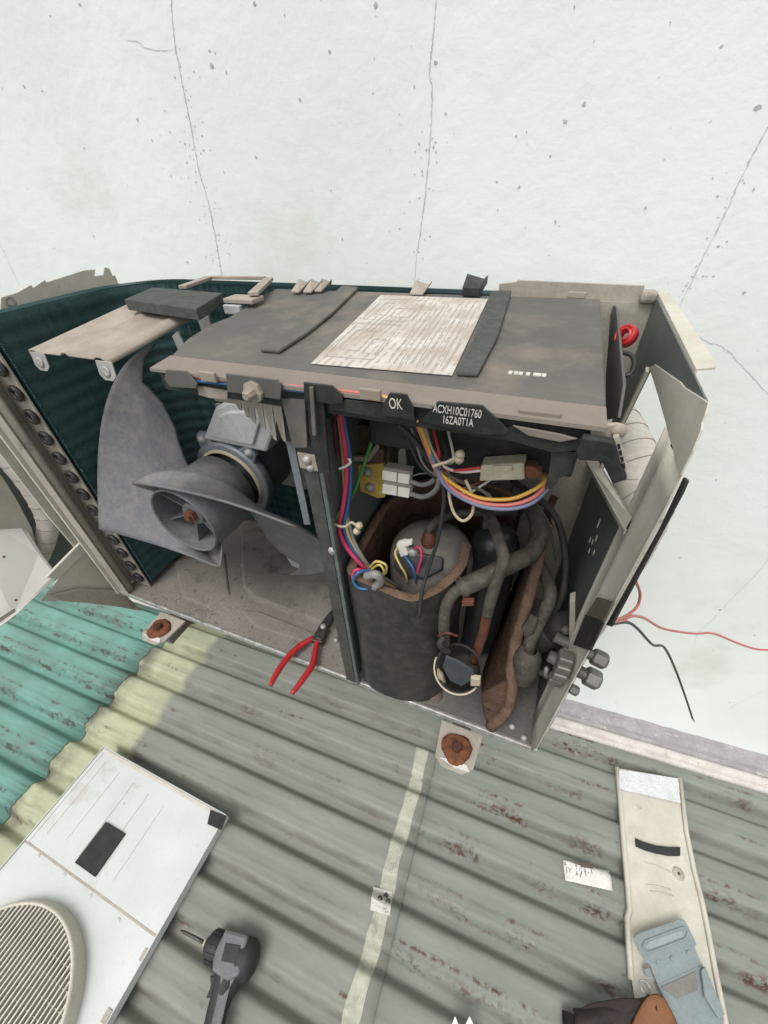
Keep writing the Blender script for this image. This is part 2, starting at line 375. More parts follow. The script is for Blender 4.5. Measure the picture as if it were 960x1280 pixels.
def crack(px, wd, m):
    pts = [on(x, y, WP, WN) for x, y in px]; pts = spline(pts, 14); rows = [[], []]
    for i, p in enumerate(pts):
        t = (pts[min(i + 1, len(pts) - 1)] - pts[max(i - 1, 0)]).normalized(); s_ = t.cross(WN)
        j = s_ * random.uniform(-.0007, .0007); ww = wd * random.uniform(.2, .85) * min(1, .25 + 4 * min(i, len(pts) - 1 - i) / len(pts))
        rows[0].append(p + j + s_ * ww / 2 + WN * .0004); rows[1].append(p + j - s_ * ww / 2 + WN * .0004)
    MB().grid(rows).build('crack', m, wall)
crack([(213, -60), (214, 0), (218, 50), (227, 100), (237, 150), (248, 210), (262, 260), (276, 335), (285, 400)], .0030, CRACKM)
crack([(152, 50), (172, 52), (182, 60), (205, 63), (217, 62)], .0014, CRACKF)
crack([(546, -60), (545, 0), (541, 50), (537, 90), (540, 115), (538, 170), (533, 230), (527, 280), (520, 330), (516, 400)], .0026, CRACKM)
crack([(990, 110), (960, 160), (930, 215), (905, 270), (875, 330), (848, 386)], .0024, CRACKM)
crack([(850, 398), (880, 425), (905, 435), (930, 460), (962, 494), (1010, 540)], .0017, CRACKM)
crack([(985, 660), (950, 712), (915, 748), (890, 775), (872, 792), (866, 815)], .0013, CRACKF)
crack([(0, 305), (12, 330), (24, 357)], .0015, CRACKF)
crack([(960, 862), (930, 875), (905, 890)], .0012, CRACKF)
mb = MB()
def pit(px, py, r):
    c = on(px, py, WP, WN) + WN * .0005; n = 7; u = WD; vz = Vector((0, 0, 1)); a0 = random.random() * 6
    el = random.uniform(.5, 1.6)
    mb.add([c + (u * math.cos(a0 + 2 * math.pi * k / n) * r / el ** .5 + vz * math.sin(a0 + 2 * math.pi * k / n) * r * el ** .5) * random.uniform(.5, 1.15) for k in range(n)], [tuple(range(n))])
for x, y, r in [(265, 82, 4), (269, 66, 2), (262, 64, 2), (283, 90, 2), (730, 130, 3.2), (706, 152, 3.2), (545, 78, 3), (557, 142, 2), (518, 108, 2), (412, 65, 3), (375, 125, 2.6), (320, 196, 3), (280, 215, 2), (172, 150, 3.4), (30, 108, 3.2), (53, 114, 2), (206, 138, 2), (414, 238, 2.2), (428, 299, 2.4), (234, 328, 3), (117, 295, 3), (694, 277, 2.6), (649, 234, 2.4), (621, 227, 2), (645, 170, 2), (688, 195, 2), (807, 260, 2), (902, 58, 2), (948, 134, 4), (930, 366, 3), (879, 345, 2.6), (892, 345, 2), (898, 308, 2.2), (714, 590, 2), (850, 697, 3), (900, 762, 3), (943, 794, 2.4), (770, 878, 2.4), (912, 878, 2.6), (820, 565, 2), (895, 600, 2), (190, 175, 2), (214, 220, 2), (105, 185, 2), (100, 6, 3), (63, 20, 2), (318, 4, 3), (470, 6, 4)]: pit(x, y, r * .00085)
for line, k in (([(237, 150), (262, 260), (276, 335)], 75), ([(222, 60), (237, 150)], 14), ([(537, 160), (527, 280), (520, 330)], 34), ([(930, 215), (875, 330), (848, 386)], 34)):
    for _ in range(k):
        i = random.randrange(len(line) - 1); t = random.random(); x = lerp(line[i][0], line[i + 1][0], t) + random.gauss(0, 11); y = lerp(line[i][1], line[i + 1][1], t)
        pit(x, y, random.uniform(.0005, .0017))
for _ in range(110): pit(random.uniform(-20, 980), random.uniform(-10, 900), random.uniform(.0004, .0012))
pset(mb.build('pits', PITM, wall), kind='stuff')

# cement fillet and flashing along the foot of the wall
def along(profile, u0, u1, n, name, m, parent, wob=0.0, **kw):
    rows = []
    for i in range(n + 1):
        u = lerp(u0, u1, i / n); rows.append([WP + WD * u + WN * (d + random.uniform(-wob, wob)) + Vector((0, 0, ZR + h + random.uniform(-wob, wob))) for d, h in profile])
    return MB().grid(rows).build(name, m, parent, smooth=True, **kw)
fl = thing('wall_flashing', WP + Vector((0, 0, ZR)), 'pale flashing strip with grey cement fillet where the roof meets the wall', 'flashing')
along([(-.002, .040), (.008, .030), (.018, .016), (.034, .010), (.037, .013), (.041, .010), (.055, .002)], -4, 4, 320, 'cement_fillet', CEMENT, fl, .0016)
along([(.048, .006), (.054, .013), (.062, .015), (.068, .009), (.074, .009), (.080, .012), (.087, .010), (.090, -.004)], -4, .612, 160, 'flashing_strip', FLASH, fl, .0006, solid=.0015)
along([(.048, .006), (.054, .013), (.062, .015), (.068, .009), (.074, .009), (.080, .012), (.087, .010), (.090, -.004)], .66, 4, 120, 'flashing_strip', FLASH, fl, .0006, solid=.0015)
c = WP + WD * .635 + WN * .066
mb = MB().lathe([(.0, .030), (.014, .028), (.022, .020), (.026, .004), (.027, -.02)], (c.x, c.y, ZR), (0, 0, 1), 18)
for i, v in enumerate(mb.v): mb.v[i] = v + Vector((random.uniform(-.003, .003),) * 2 + (random.uniform(-.002, .002),)) + (WN * .01 if i % 3 == 0 else Vector((0, 0, 0)))
mb.build('sealant_lump', FLASH, fl, smooth=True)

# ================================================================== THE OPENED OUTDOOR UNIT
unit = thing('air_conditioner_unit', (.39, .13, 0), 'opened dusty air conditioner outdoor unit with fan, compressor and wiring exposed', 'air conditioner')
# ---- base pan
mb = MB()
mb.box(.0, .785, .004, .285, -.012, .0)
base = mb.build('base_pan', PAN, unit)
rg = mb = MB()
mb.box(-.004, .787, -.0005, .0035, -.008, .0022)
mb.build('front_lip', CHIP, base, bevel=.001)
# grey right half of the floor of the pan, below the compressor
MB().box(.522, .779, .006, .262, .0005, .003).build('compressor_floor', PANDARK, base)
# pressed relief of the fan floor
def emboss(px, h, nm='pressed_relief'):
    p = [atz(x, y, .0) for x, y in px]; c = sum(p, Vector()) / len(p); q = [c + (v - c) * .93 + Vector((0, 0, h)) for v in p]
    n = len(p); v = [x - Vector((0, 0, .002)) for x in p] + q
    return mesh(nm, v, [tuple(range(n, 2 * n))] + [(i, (i + 1) % n, n + (i + 1) % n, n + i) for i in range(n)], PAN, base, bevel=.0025)
emboss([(300, 668), (318, 662), (412, 700), (430, 768), (418, 790), (318, 752), (303, 735)], .010)
emboss([(216, 700), (282, 690), (289, 745), (262, 762), (228, 748)], .004)
emboss([(300, 763), (322, 764), (408, 797), (404, 812), (318, 784)], .004)
for px, py in ((206, 684), (347, 704), (305, 705)):
    p = atz(px, py, .004); MB().lathe([(0, .004), (.004, .0035), (.005, .0005), (.008, 0), (.0085, -.006)], p, (0, 0, 1), 12).build('floor_bolt', DUSTEDGE, base, smooth=True)
for px, py in ((420, 800), (655, 922), (640, 908)):
    p = atz(px, py, .003); MB().lathe([(0, .004), (.003, .0035), (.0045, .001), (.0047, -.002)], p, (0, 0, 1), 12).build('floor_screw', STEEL, base, smooth=True)
# clumps of dirt along the front of the pan
mb = MB()
for _ in range(190):
    x = random.uniform(.01, .50); y = .006 + abs(random.gauss(0, .03)); r = random.uniform(.0006, .0020)
    mb.lathe([(0, r * .7), (r * .8, r * .4), (r, -.001)], (x, y, 0), (0, 0, 1), 5)
pset(mb.build('dirt_crumbs', PANDARK, base), kind='stuff')
# ---- feet with rusty bolts
for cx, cy in ((.118, -.030), (.684, -.030)):
    ft = MB().prism([(cx - .030, .004, -.030), (cx - .026, cy - .016, -.030), (cx - .014, cy - .026, -.030), (cx + .016, cy - .026, -.030), (cx + .028, cy - .014, -.030), (cx + .032, .004, -.030)], (0, 0, .005)).build('foot', CREAM_DIRTY, unit, bevel=.001)
    mb = MB().lathe([(0, .006), (.010, .0056), (.017, .0050), (.0205, .003), (.021, -.001)], (cx, cy + .002, -.0245), (0, 0, 1), 20)
    for i_ in range(len(mb.v)):
        d_ = mb.v[i_] - Vector((cx, cy + .002, -.0245)); k_ = 1 + .07 * math.sin(3 * math.atan2(d_.y, d_.x) + cx * 9) + random.uniform(-.07, .07)
        mb.v[i_] = Vector((cx + d_.x * k_, cy + .002 + d_.y * k_, mb.v[i_].z + random.uniform(-.0005, .0005)))
    mb.build('washer', RUST, ft, smooth=True)
    MB().prism([(cx - .020, cy - .017, -.0246), (cx + .004, cy - .022, -.0246), (cx + .024, cy - .020, -.0246), (cx + .018, cy - .013, -.0246), (cx - .004, cy - .014, -.0246)], (0, 0, .0012)).build('flaked_paint', PAPER, ft)
    MB().lathe([(0, .012), (.006, .0115), (.0075, .009), (.008, .003)], (cx, cy + .002, -.0225), (0, 0, 1), 6).build('bolt', mat('dark_rust', (.09, .03, .015), (.05, .02, .012), 90, .9, 0, .4, 200), ft)

# ---- condenser coil: wavy fins set side by side along an L-shaped path
cpath = []
for i in range(70): cpath.append((Vector((.036, .038 + .152 * i / 70)), Vector((1, 0))))
for i in range(55):
    a = math.pi - i / 55 * math.pi / 2; cpath.append((Vector((.126 + .09 * math.cos(a), .19 + .085 * math.sin(a))), Vector((-math.cos(a), -math.sin(a)))))
for i in range(265): cpath.append((Vector((.126 + .495 * i / 264, .275)), Vector((0, -1))))
NZ = 46; ZT = .497
mb = MB()
for i, (p, nrm) in enumerate(cpath):
    t = cpath[min(i + 1, len(cpath) - 1)][0] - cpath[max(i - 1, 0)][0]; t = Vector((t.x, t.y)).normalized()
    bend = random.uniform(-.0004, .0004)
    for side in (0,):
        rows = []
        for k in range(NZ + 1):
            z = lerp(.012, ZT, k / NZ); wv = .0010 * math.cos(2 * math.pi * z / .0211)
            row = []
            for d in (.013 + wv + bend, 0, -.011):
                q = p + nrm * d; row.append((q.x, q.y, z))
            rows.append(row)
        mb.grid(rows)
coil = mb.build('condenser_fins', FINM, unit, smooth=True); coil['kind'] = 'stuff'
# backing of fin collars and tubes seen between the fins
rows = []
for k in range(NZ * 3 + 1):
    z = lerp(.012, ZT - .002, k / (NZ * 3)); wv = .0010 * math.cos(2 * math.pi * z / .0211)
    rows.append([(p.x + n_.x * (.0119 + wv), p.y + n_.y * (.0119 + wv), z) for p, n_ in cpath])
MB().grid(rows).build('fin_collars', FINM, coil, smooth=True)
rows = [[(p.x + n_.x * d, p.y + n_.y * d, ZT - .001) for p, n_ in cpath] for d in (.0105, -.0105)]
MB().grid(rows).build('coil_top', FINM, coil)
rows = [[(p.x + n_.x * d, p.y + n_.y * d, z) for p, n_ in cpath] for z, d in ((.01, -.0115), (ZT - .001, -.0115))]
MB().grid(rows).build('coil_back', FINM, coil)
# bright bent fin edges along the free end of the coil
mb = MB()
for k in range(150):
    z = lerp(.012, ZT, k / 149) ; s_ = random.uniform(.001, .004)
    mb.add([(.049, .037, z), (.049 + s_, .0365 + random.uniform(-.001, .001), z + .0012), (.049, .037, z + .0024), (.046, .042, z + .001)], [(0, 1, 2), (0, 1, 3), (1, 2, 3)])
pset(mb.build('torn_fin_edge', FINEND, coil), kind='stuff')
# end plate and hairpin bends
ep = MB().box(.004, .0475, .030, .0325, .004, .495).build('coil_end_plate', CREAM_DIRTY, unit)
for k in range(14):
    z = .030 + k * .034
    MB().tube([(.036 + .0085 * math.cos(a), .0270 - .001 * abs(math.sin(a)), z + .0085 * math.sin(a)) for a in [math.radians(x) for x in range(-180, 181, 20)]], .0032, 8).build('hairpin_bend', BLACK, ep, smooth=True)
    MB().lathe([(0, .001), (.0055, .0012), (.0062, -.002)], (.036, .0285, z), (0, -1, 0), 12).build('tube_end', STEEL, ep, smooth=True)
# left corner post and left panel
lp = MB().box(-.003, -.0005, .0, .268, .0, .502).build('left_panel', CREAM_DIRTY, unit)
MB().box(.0, .022, .0005, .0025, .0, .50).build('corner_flange', CREAM_DIRTY, lp, bevel=.0008)
MB().tube([(.0115, .010, z) for z in (.0, .25, .5)], .009, 14).build('corner_roll', CREAM_DIRTY, lp, smooth=True)
MB().box(-.009, -.0035, -.004, .002, -.004, .502).build('edge_trim', CREAM, lp, bevel=.001)
# torn top edge of the left panel
top = [(0, 388), (0, 372), (20, 366), (38, 356), (40, 360), (55, 350), (57, 353), (104, 338), (118, 337), (117, 345), (128, 344), (130, 334), (136, 336), (142, 350)]
MB().prism([atx(x, y, .002) for x, y in [(-60, 405)] + top[:1]] + [atx(x, y, .002) for x, y in top[1:]] + [Vector((.002, .266, .490)), Vector((.002, .05, .490))], (.002, 0, 0)).build('torn_top_edge', CREAM, lp)
p = atx(13, 377, .0045); MB().lathe([(.0035, 0), (.0055, .0008), (.007, 0)], p, (1, 0, 0), 14).build('screw_hole', STEEL, lp, smooth=True)
# ---- divider between fan and compressor
dv = MB().box(.5150, .5165, .004, .262, .003, .44).build('divider_plate', INNER_GREEN, unit)
MB().box(.499, .5145, -.0015, .0005, .0, .452).build('divider_flange', mat('dusty_dark_sheet', (.045, .046, .045), (.065, .062, .057), 20, .55, .1, .15, 120, dust=.15), dv)
MB().box(.5165, .5215, -.0035, .003, .0, .425).build('divider_edge', mat('green_grey_metal_edge', (.13, .16, .155), (.20, .22, .21), 60, .35, .5, .1, 90), dv, bevel=.0008)
p = aty(386, 580, -.005)
MB().box(p.x - .011, p.x + .009, -.0048, -.002, p.z - .007, p.z + .010).build('screw_plate', DUSTY_BEIGE, dv, bevel=.001)
MB().lathe([(0, .004), (.003, .0035), (.0045, .001), (.0048, 0)], (p.x - .001, -.0048, p.z + .004), (0, -1, 0), 14).build('screw', STEEL, dv, smooth=True)
MB().lathe([(0, .003), (.003, .0025), (.004, .0005), (.0042, 0)], (p.x + .001, -.0048, p.z - .004), (0, -1, 0), 14).build('screw', STEEL, dv, smooth=True)
# rear of the compressor bay
rp = MB().box(.62, .779, .264, .266, .002, .494).build('rear_panel', CREAM_DIRTY, unit)
MB().prism([aty(*p, .2665) for p in ((622, 376), (624, 355), (646, 352), (647, 350), (806, 357), (800, 381), (795, 392))], (0, .0025, 0)).build('rear_flange', CREAM_DIRTY, rp, bevel=.0006)
p = aty(721, 369, .2655); MB().box(p.x - .009, p.x + .009, .2655, .2672, p.z - .003, p.z + .003).build('rear_slot', CREAM_DIRTY, rp, bevel=.0006)
MB().box(.500, .62, .255, .259, .003, .47).build('inner_screen', INNER_GREEN, rp)

# ---- right side panel with its hand opening
XP = .779
sp_out = [(.0, .0), (.268, .0), (.268, .500), (.0, .500)]
# opening corner points in the panel's (y, z)
OP = [(.165, .460), (.0465, .462), (.042, .430), (.043, .368), (.212, .322), (.190, .392)]
def panel_with_hole(x, outer, hole, name, m, parent, th=.0012):
    # ring of quads between the outline (resampled to the hole's angles) and the hole
    cy = sum(p[0] for p in hole) / len(hole); cz = sum(p[1] for p in hole) / len(hole)
    hp = []
    for i in range(len(hole)):
        a_, b_ = hole[i], hole[(i + 1) % len(hole)]
        for k in range(4): hp.append((lerp(a_[0], b_[0], k / 4), lerp(a_[1], b_[1], k / 4)))
    def edge(dy, dz):
        best = 1e9
        for i in range(len(outer)):
            (y0, z0), (y1, z1) = outer[i], outer[(i + 1) % len(outer)]; ey, ez = y1 - y0, z1 - z0
            den = dy * ez - dz * ey
            if abs(den) < 1e-9: continue
            t = ((y0 - cy) * ez - (z0 - cz) * ey) / den; s_ = ((y0 - cy) * dz - (z0 - cz) * dy) / den
            if t > 0 and -1e-6 <= s_ <= 1 + 1e-6: best = min(best, t)
        return (cy + dy * best, cz + dz * best)
    angs = sorted([(math.atan2(z - cz, y - cy), (y, z)) for y, z in hp] )
    for y, z in outer:
        a_ = math.atan2(z - cz, y - cy); 
        # insert corners of the outline
        best = min(angs, key=lambda q: abs(q[0] - a_)); angs.append((a_, None))
    angs.sort(key=lambda q: q[0])
    known = [(a_, h) for a_, h in angs if h]
    ring = []
    for a_, h in angs:
        if h is None:
            lo = max([q for q in known if q[0] <= a_], default=known[-1]); hi = min([q for q in known if q[0] > a_], default=known[0])
            h = ((lo[1][0] + hi[1][0]) / 2, (lo[1][1] + hi[1][1]) / 2)
        ring.append((h, edge(math.cos(a_), math.sin(a_))))
    v = [(x, h[0], h[1]) for h, o in ring] + [(x, o[0], o[1]) for h, o in ring]; n = len(ring)
    return mesh(name, v, [(i, (i + 1) % n, n + (i + 1) % n, n + i) for i in range(n)], m, parent, solid=th)
side = panel_with_hole(XP, sp_out, OP, 'right_side_panel', INNER_GREEN, unit)
# folded rims: front corner post, top flange, rims round the opening
def strip(pts, d, name, m, parent, **kw): return MB().prism(pts, d).build(name, m, parent, **kw)
# front strip of the panel with a crease and a hemmed edge
rows = []
prof = [(.7768, .0465), (.7778, .0455), (.7782, .034), (.7774, .023), (.7762, .019), (.7775, .014), (.7786, .004), (.7792, -.008), (.7794, -.0155), (.7788, -.0170)]
for z in (.002, .05, .12, .2, .3, .38, .440, .462): rows.append([(x, max(y, -.004) if z < .01 else y, z) for x, y in prof])
MB().grid(rows).build('front_strip', CREAM, side, smooth=True, solid=.0010)
MB().prism([Vector((.7774, y, z)) for y, z in ((.166, .4622), (.150, .470), (.060, .489), (.047, .4905), (.012, .4985), (-.004, .502), (-.0075, .4965), (-.0085, .4925), (-.0125, .490), (-.0140, .484), (-.0160, .479), (-.0168, .4625), (.0465, .4625))], (.0011, 0, 0)).build('lit_corner_sheet', CREAM, side, bevel=.0003)  # cream instead of green-grey puts the light on this corner into colour
tf = [[], [], []]
for y, w_ in ((.272, .006), (.25, .010), (.20, .011), (.17, .0112), (.165, .0098), (.16, .0112), (.10, .012), (.06, .012), (.047, .010)):
    tf[0].append((.7797, y, .490)); tf[1].append((.7800, y, .5025 + random.uniform(-.0004, .0004))); tf[2].append((.7800 + w_ * .9, y, .5040 + random.uniform(-.0006, .0006)))
MB().grid(tf).build('top_flange', CREAM, side, solid=.0014)
MB().box(.764, .7795, .258, .272, .494, .506).build('corner_knuckle', CREAM_DIRTY, side, bevel=.004)
MB().prism([Vector((.7772, .028, .394)), Vector((.7772, .262, .307)), Vector((.7655, .260, .302)), Vector((.7735, .018, .388))], (-.0004, 0, -.0016)).build('opening_lip', CREAM, side, bevel=.0005)
MB().prism([Vector((.7735, .018, .388)), Vector((.7655, .260, .302)), Vector((.7655, .260, .297)), Vector((.7735, .018, .383))], (.0015, 0, 0)).build('lip_hem', CREAM_DIRTY, side, bevel=.0005)
MB().bar((.7765, .212, .322), (.7765, .190, .392), .007, .003, (1, 0, 0)).build('opening_edge', CREAM, side)
MB().bar((.7765, .190, .392), (.7765, .166, .460), .007, .003, (1, 0, 0)).build('opening_edge', CREAM, side)
# black sealing foam down the outer edge and the tape on the post
for q_ in (((854, 596), (858, 600), (851, 616), (763, 783), (757, 781), (824, 660)),):
    MB().prism([atx(*p, .7805) for p in q_], (.0018, 0, 0)).build('edge_foam', RUBBER, side, bevel=.0006)
MB().prism([atx(*p, .7745) for p in ((731, 768), (754, 778), (737, 813), (716, 806))], (.0016, 0, 0)).build('foam_tape', RUBBER, side, bevel=.0005)
MB().prism([atx(*p, .7747) for p in ((746, 746), (766, 752), (754, 777), (732, 768))], (.0016, 0, 0)).build('dust_patch', DUSTBROWN, side, bevel=.0005)
for y, z in ((.075, .262), (.082, .244), (.088, .232), (.098, .236), (.104, .238), (.098, .222), (.112, .226)):
    pass
for px, py, l in ((749, 653, 7), (746, 672, 4), (741, 677, 3), (738, 674, 4), (743, 690, 3), (737, 688, 3)):
    p = atx(px, py, XP - .0015); MB().box(p.x - .0006, p.x, p.y - .002, p.y + .002, p.z - l * .001, p.z + l * .0006).build('slit_light', WHITEW, side)  # white boxes paint in the brightness showing through the slits

# ---- fan motor on its bracket
AX, AZ = .272, .255
def axy(y): return Vector((AX, y, AZ))
mot = MB().lathe([(0, .0), (.012, .0), (.012, .008), (.052, .010), (.056, .014), (.056, .070), (.050, .080), (0, .082)], axy(.122), (0, 1, 0), 40).build('fan_motor', MOTORD, unit, smooth=True)
MB().lathe([(.050, .0), (.063, .0), (.066, .003), (.066, .014), (.062, .020), (.054, .024)], axy(.114), (0, 1, 0), 40).build('motor_flange', MOTORM, mot, smooth=True, bevel=.0008)
MB().lathe([(.0510, -.003), (.0545, -.003), (.0550, .001)], axy(.114), (0, 1, 0), 40).build('motor_ring', BEIGEW, mot, smooth=True)
for a in (50, 118, 235, -55):
    ca, sa = math.cos(math.radians(a)), math.sin(math.radians(a)); c = axy(.117) + Vector((ca, 0, sa)) * .074
    t = Vector((-sa, 0, ca)); r_ = Vector((ca, 0, sa))
    MB().prism([c - r_ * .014 + t * .016, c + r_ * .006 + t * .010, c + r_ * .011, c + r_ * .006 - t * .010, c - r_ * .014 - t * .016], (0, .010, 0)).build('motor_ear', MOTORM, mot, bevel=.002)
    MB().lathe([(0, .004), (.0035, .0037), (.0045, .0018), (.0065, .0015), (.007, 0)], c + Vector((0, 0, 0)), (0, -1, 0), 12).build('ear_bolt', STEEL, mot, smooth=True)
p0 = aty(253, 549, .115); p1 = aty(333, 566, .115); p2 = aty(347, 524, .115); p3 = aty(330, 500, .115); p4 = aty(284, 502, .115); p5 = aty(268, 510, .115)
MB().prism([p0, p1, p2, p3, p4, p5], (0, .05, 0)).build('motor_box', BRACKW, mot, bevel=.004)
MB().prism([p.lerp(p0.lerp(p2, .5), .34) + Vector((-.004, -.0035, .0)) for p in (p0, p1, p2, p3, p4, p5)], (0, .006, 0)).build('box_boss', BRACKW, mot, bevel=.002)
br = MB().bar((.205, .225, .0), (.205, .225, .475), .022, .003, (0, 1, 0)).build('motor_bracket', STEEL, unit)
MB().bar((.340, .225, .0), (.340, .225, .475), .022, .003, (0, 1, 0)).build('bracket_post', STEEL, br)
MB().box(.19, .355, .206, .212, .19, .33).build('bracket_plate', STEEL, br)
MB().prism([aty(*p, .215) for p in ((215, 420), (222, 414), (234, 440), (226, 445))], (0, .003, 0)).build('bracket_arm', BRACKW, br)
MB().prism([aty(*p, .17) for p in ((333, 652), (352, 650), (392, 715), (372, 720))], (0, .003, 0)).build('bracket_leg', BRACKW, br)
# ribbed top arm of the bracket
def armp(u, v, h=0):       # u across 0..1, v front 0 .. back 1
    x = lerp(.154, .277, u) + v * .006; y = lerp(.010, .150, v); z = lerp(.474, .491, v) + h
    return Vector((x, y, z))
us = [0, .02, .07, .12, .42, .46, .5, .54, .84, .88, .93, .98, 1]
hz = [-.004, .0015, .002, .0, .0, .003, .0035, .0005, .0005, .003, .003, 0, -.004]
arm = MB().grid([[armp(u, v, h) for u, h in zip(us, hz)] for v in (0, .2, .4, .6, .8, 1)]).build('bracket_top_arm', DUSTY_BEIGE, unit, smooth=True, solid=.0015)
for u in (.02, .86):
    q = armp(u, 0); tab = MB().prism([q + Vector((0, -.0005, 0)), q + Vector((.024, -.0005, 0)), q + Vector((.024, -.003, -.014)), q + Vector((.018, -.004, -.019)), q + Vector((.006, -.004, -.019)), q + Vector((0, -.003, -.014))], (0, .0015, 0)).build('arm_tab', STEEL, arm, bevel=.0005)
    MB().lathe([(0, .0005), (.003, .0005), (.0055, .001), (.0056, 0)], q + Vector((.012, -.0026, -.010)), (0, -1, .15), 14).build('tab_screw', STEEL, arm, smooth=True)
spq = [(155, 374), (245, 386), (278, 366), (190, 359)]
q = [atz(*p, .506) for p in spq]
MB().prism(q, (0, 0, -.012)).build('sponge_pad', SPONGE, unit, bevel=.001)
# open rectangular top bracket behind the sponge
fr = [(228, 359), (262, 347), (336, 348), (316, 367)]
o4 = [atz(*p, .508) for p in fr]; ci = sum(o4, Vector()) / 4
def ringbar(name, a_, b_, wd): return MB().bar(a_, b_, wd, .004).build(name, DUSTY_BEIGE, arm, bevel=.0006)
ringbar('frame_bar', o4[0], o4[1], .012); ringbar('frame_bar', o4[1] + Vector((.006, 0, .0002)), o4[2] - Vector((.006, 0, -.0002)), .006); ringbar('frame_bar', o4[2] - Vector((0, 0, .0006)), o4[3] - Vector((0, 0, .0006)), .012)
p = atz(303, 371, .504); MB().box(p.x - .02, p.x + .022, p.y - .012, p.y + .012, .499, .504).build('frame_foot', DUSTY_BEIGE, arm, bevel=.001)
p = atz(290, 381, .498); MB().box(p.x - .012, p.x + .012, p.y - .003, p.y + .003, .488, .498).build('frame_stub', BRACKW, arm, bevel=.001)

# ---- two-bladed fan
LEAD = [(0, .050, 150, .088), (.2, .075, 132, .090), (.4, .105, 120, .096), (.6, .14, 118, .103), (.8, .176, 123, .109), (.93, .197, 113, .113), (1, .207, 103, .115)]
def trail(t):
    if t < .14:
        k = t / .14; return [lerp(.050, .079, k), lerp(326, 308, k), lerp(.028, .0, k)]
    k = (t - .14) / .86; x = lerp(.049, -.194, k); z = -.062 - .004 * math.sin(k * math.pi); return [math.hypot(x, z), math.degrees(math.atan2(z, x)) % 360, .0 + .006 * math.sin(k * math.pi)]
def blade(off):
    rows = []
    for i in range(31):
        t = i / 30; r0, a0, y0 = interp(LEAD, t); r1, a1, y1 = trail(t); row = []
        for j in range(37):
            s_ = j / 36; r = lerp(r0, r1, s_); 
            r = max(r, .049); a_ = math.radians(lerp(a0, a1, s_) + off); g = s_ ** lerp(1.2, 2.1, t)
            row.append((AX + r * math.cos(a_), lerp(y0, y1, g), AZ + r * math.sin(a_)))
        rows.append(row)
    return MB().grid(rows)
hub = MB().lathe([(.0505, .012), (.052, .010), (.0535, .012), (.056, .060), (.054, .098), (.040, .106), (.012, .108)], axy(0), (0, 1, 0), 48).lathe([(.0505, .012), (.0500, .060), (.046, .080), (.016, .084)], axy(0), (0, 1, 0), 48).build('fan', FANM, unit, smooth=True)
for off in (0, 180): blade(off).build('blade', FANM, hub, smooth=True, solid=.0026)
MB().lathe([(.006, .030), (.0165, .028), (.018, .031), (.019, .086)], axy(0), (0, 1, 0), 28).build('hub_boss', FANM, hub, smooth=True)
MB().lathe([(0, .018), (.005, .018), (.0055, .022), (.0095, .0225), (.0095, .031)], axy(0), (0, 1, 0), 6).build('shaft_nut', RUST, hub)
for k in range(6):
    a_ = math.radians(22 + 60 * k); d = Vector((math.cos(a_), 0, math.sin(a_)))
    MB().add([axy(.030) + d * .016, axy(.024) + d * .0495, axy(.078) + d * .0475, axy(.084) + d * .016], [(0, 1, 2, 3)]).build('hub_rib', FANM, hub, solid=.002)

# ---- electrical box: dusty lid, lip, label
CV = {'fl': Vector((.371, .010, .4885)), 'fr': Vector((.731, .008, .4885)), 'br': Vector((.727, .252, .4985)), 'bl': Vector((.330, .252, .4985))}
def lid(u, v, h=0):          # u 0..1 left to right, v 0..1 front to back
    a_ = CV['fl'].lerp(CV['fr'], u); b_ = CV['bl'].lerp(CV['br'], u); return a_.lerp(b_, v) + Vector((0, 0, h))
def lidpx(px, py, h=0):
    n_ = (CV['fr'] - CV['fl']).cross(CV['bl'] - CV['fl']).normalized(); p = on(px, py, CV['fl'], n_); return p + Vector((0, 0, h))
outl = [lid(0, 0), lid(1, 0), lid(1, 1), lidpx(345, 361), lidpx(322, 371), lidpx(305, 385), lidpx(285, 397), lidpx(266, 404), lidpx(235, 423)]
eb = MB().prism([p - Vector((0, 0, .004)) for p in outl], (0, 0, .004)).build('electrical_box_lid', BLACKDUST, unit, bevel=.0012)
# front lip: a dusty sloping ledge and a dark vertical skirt under it
FLp = [lid(-.012, 0, -.0045), lid(1.002, 0, -.0045)]
MB().add([lid(-.004, -.0, -.001) + Vector((0, -.0005, 0)), lid(1.0, 0, -.001) + Vector((0, -.0005, 0)), Vector((.7325, -.012, .4835)), Vector((.362, -.010, .4825)), Vector((.7325, -.0122, .4812)), Vector((.362, -.0102, .4803))],
         [(0, 3, 2, 1), (3, 5, 4, 2)]).build('front_ledge', DUSTEDGE, eb, solid=.0016)
body = MB()
body.box(.366, .733, -.0065, .004, .462, .4795); body.build('front_skirt', BLACK, eb, bevel=.001)
MB().box(.372, .7305, .012, .248, .452, .4835).build('box_body', BLACK, eb, bevel=.002)
MB().box(.545, .7295, .05, .248, .405, .4515).build('board_tray', BLACK, eb, bevel=.002)
# raised foam strips on the lid
MB().prism([lidpx(*p, .0005) for p in ((326, 441), (350, 443), (385, 420), (415, 396), (448, 363), (428, 361), (400, 385), (370, 412))], (0, 0, .0035)).build('lid_strip', BLACKDUST, eb, bevel=.0012)
MB().prism([lidpx(*p, .0005) for p in ((570, 471), (597, 473), (622, 425), (639, 368), (614, 368), (596, 420))], (0, 0, .0035)).build('lid_strip', SPONGE, eb, bevel=.0012)
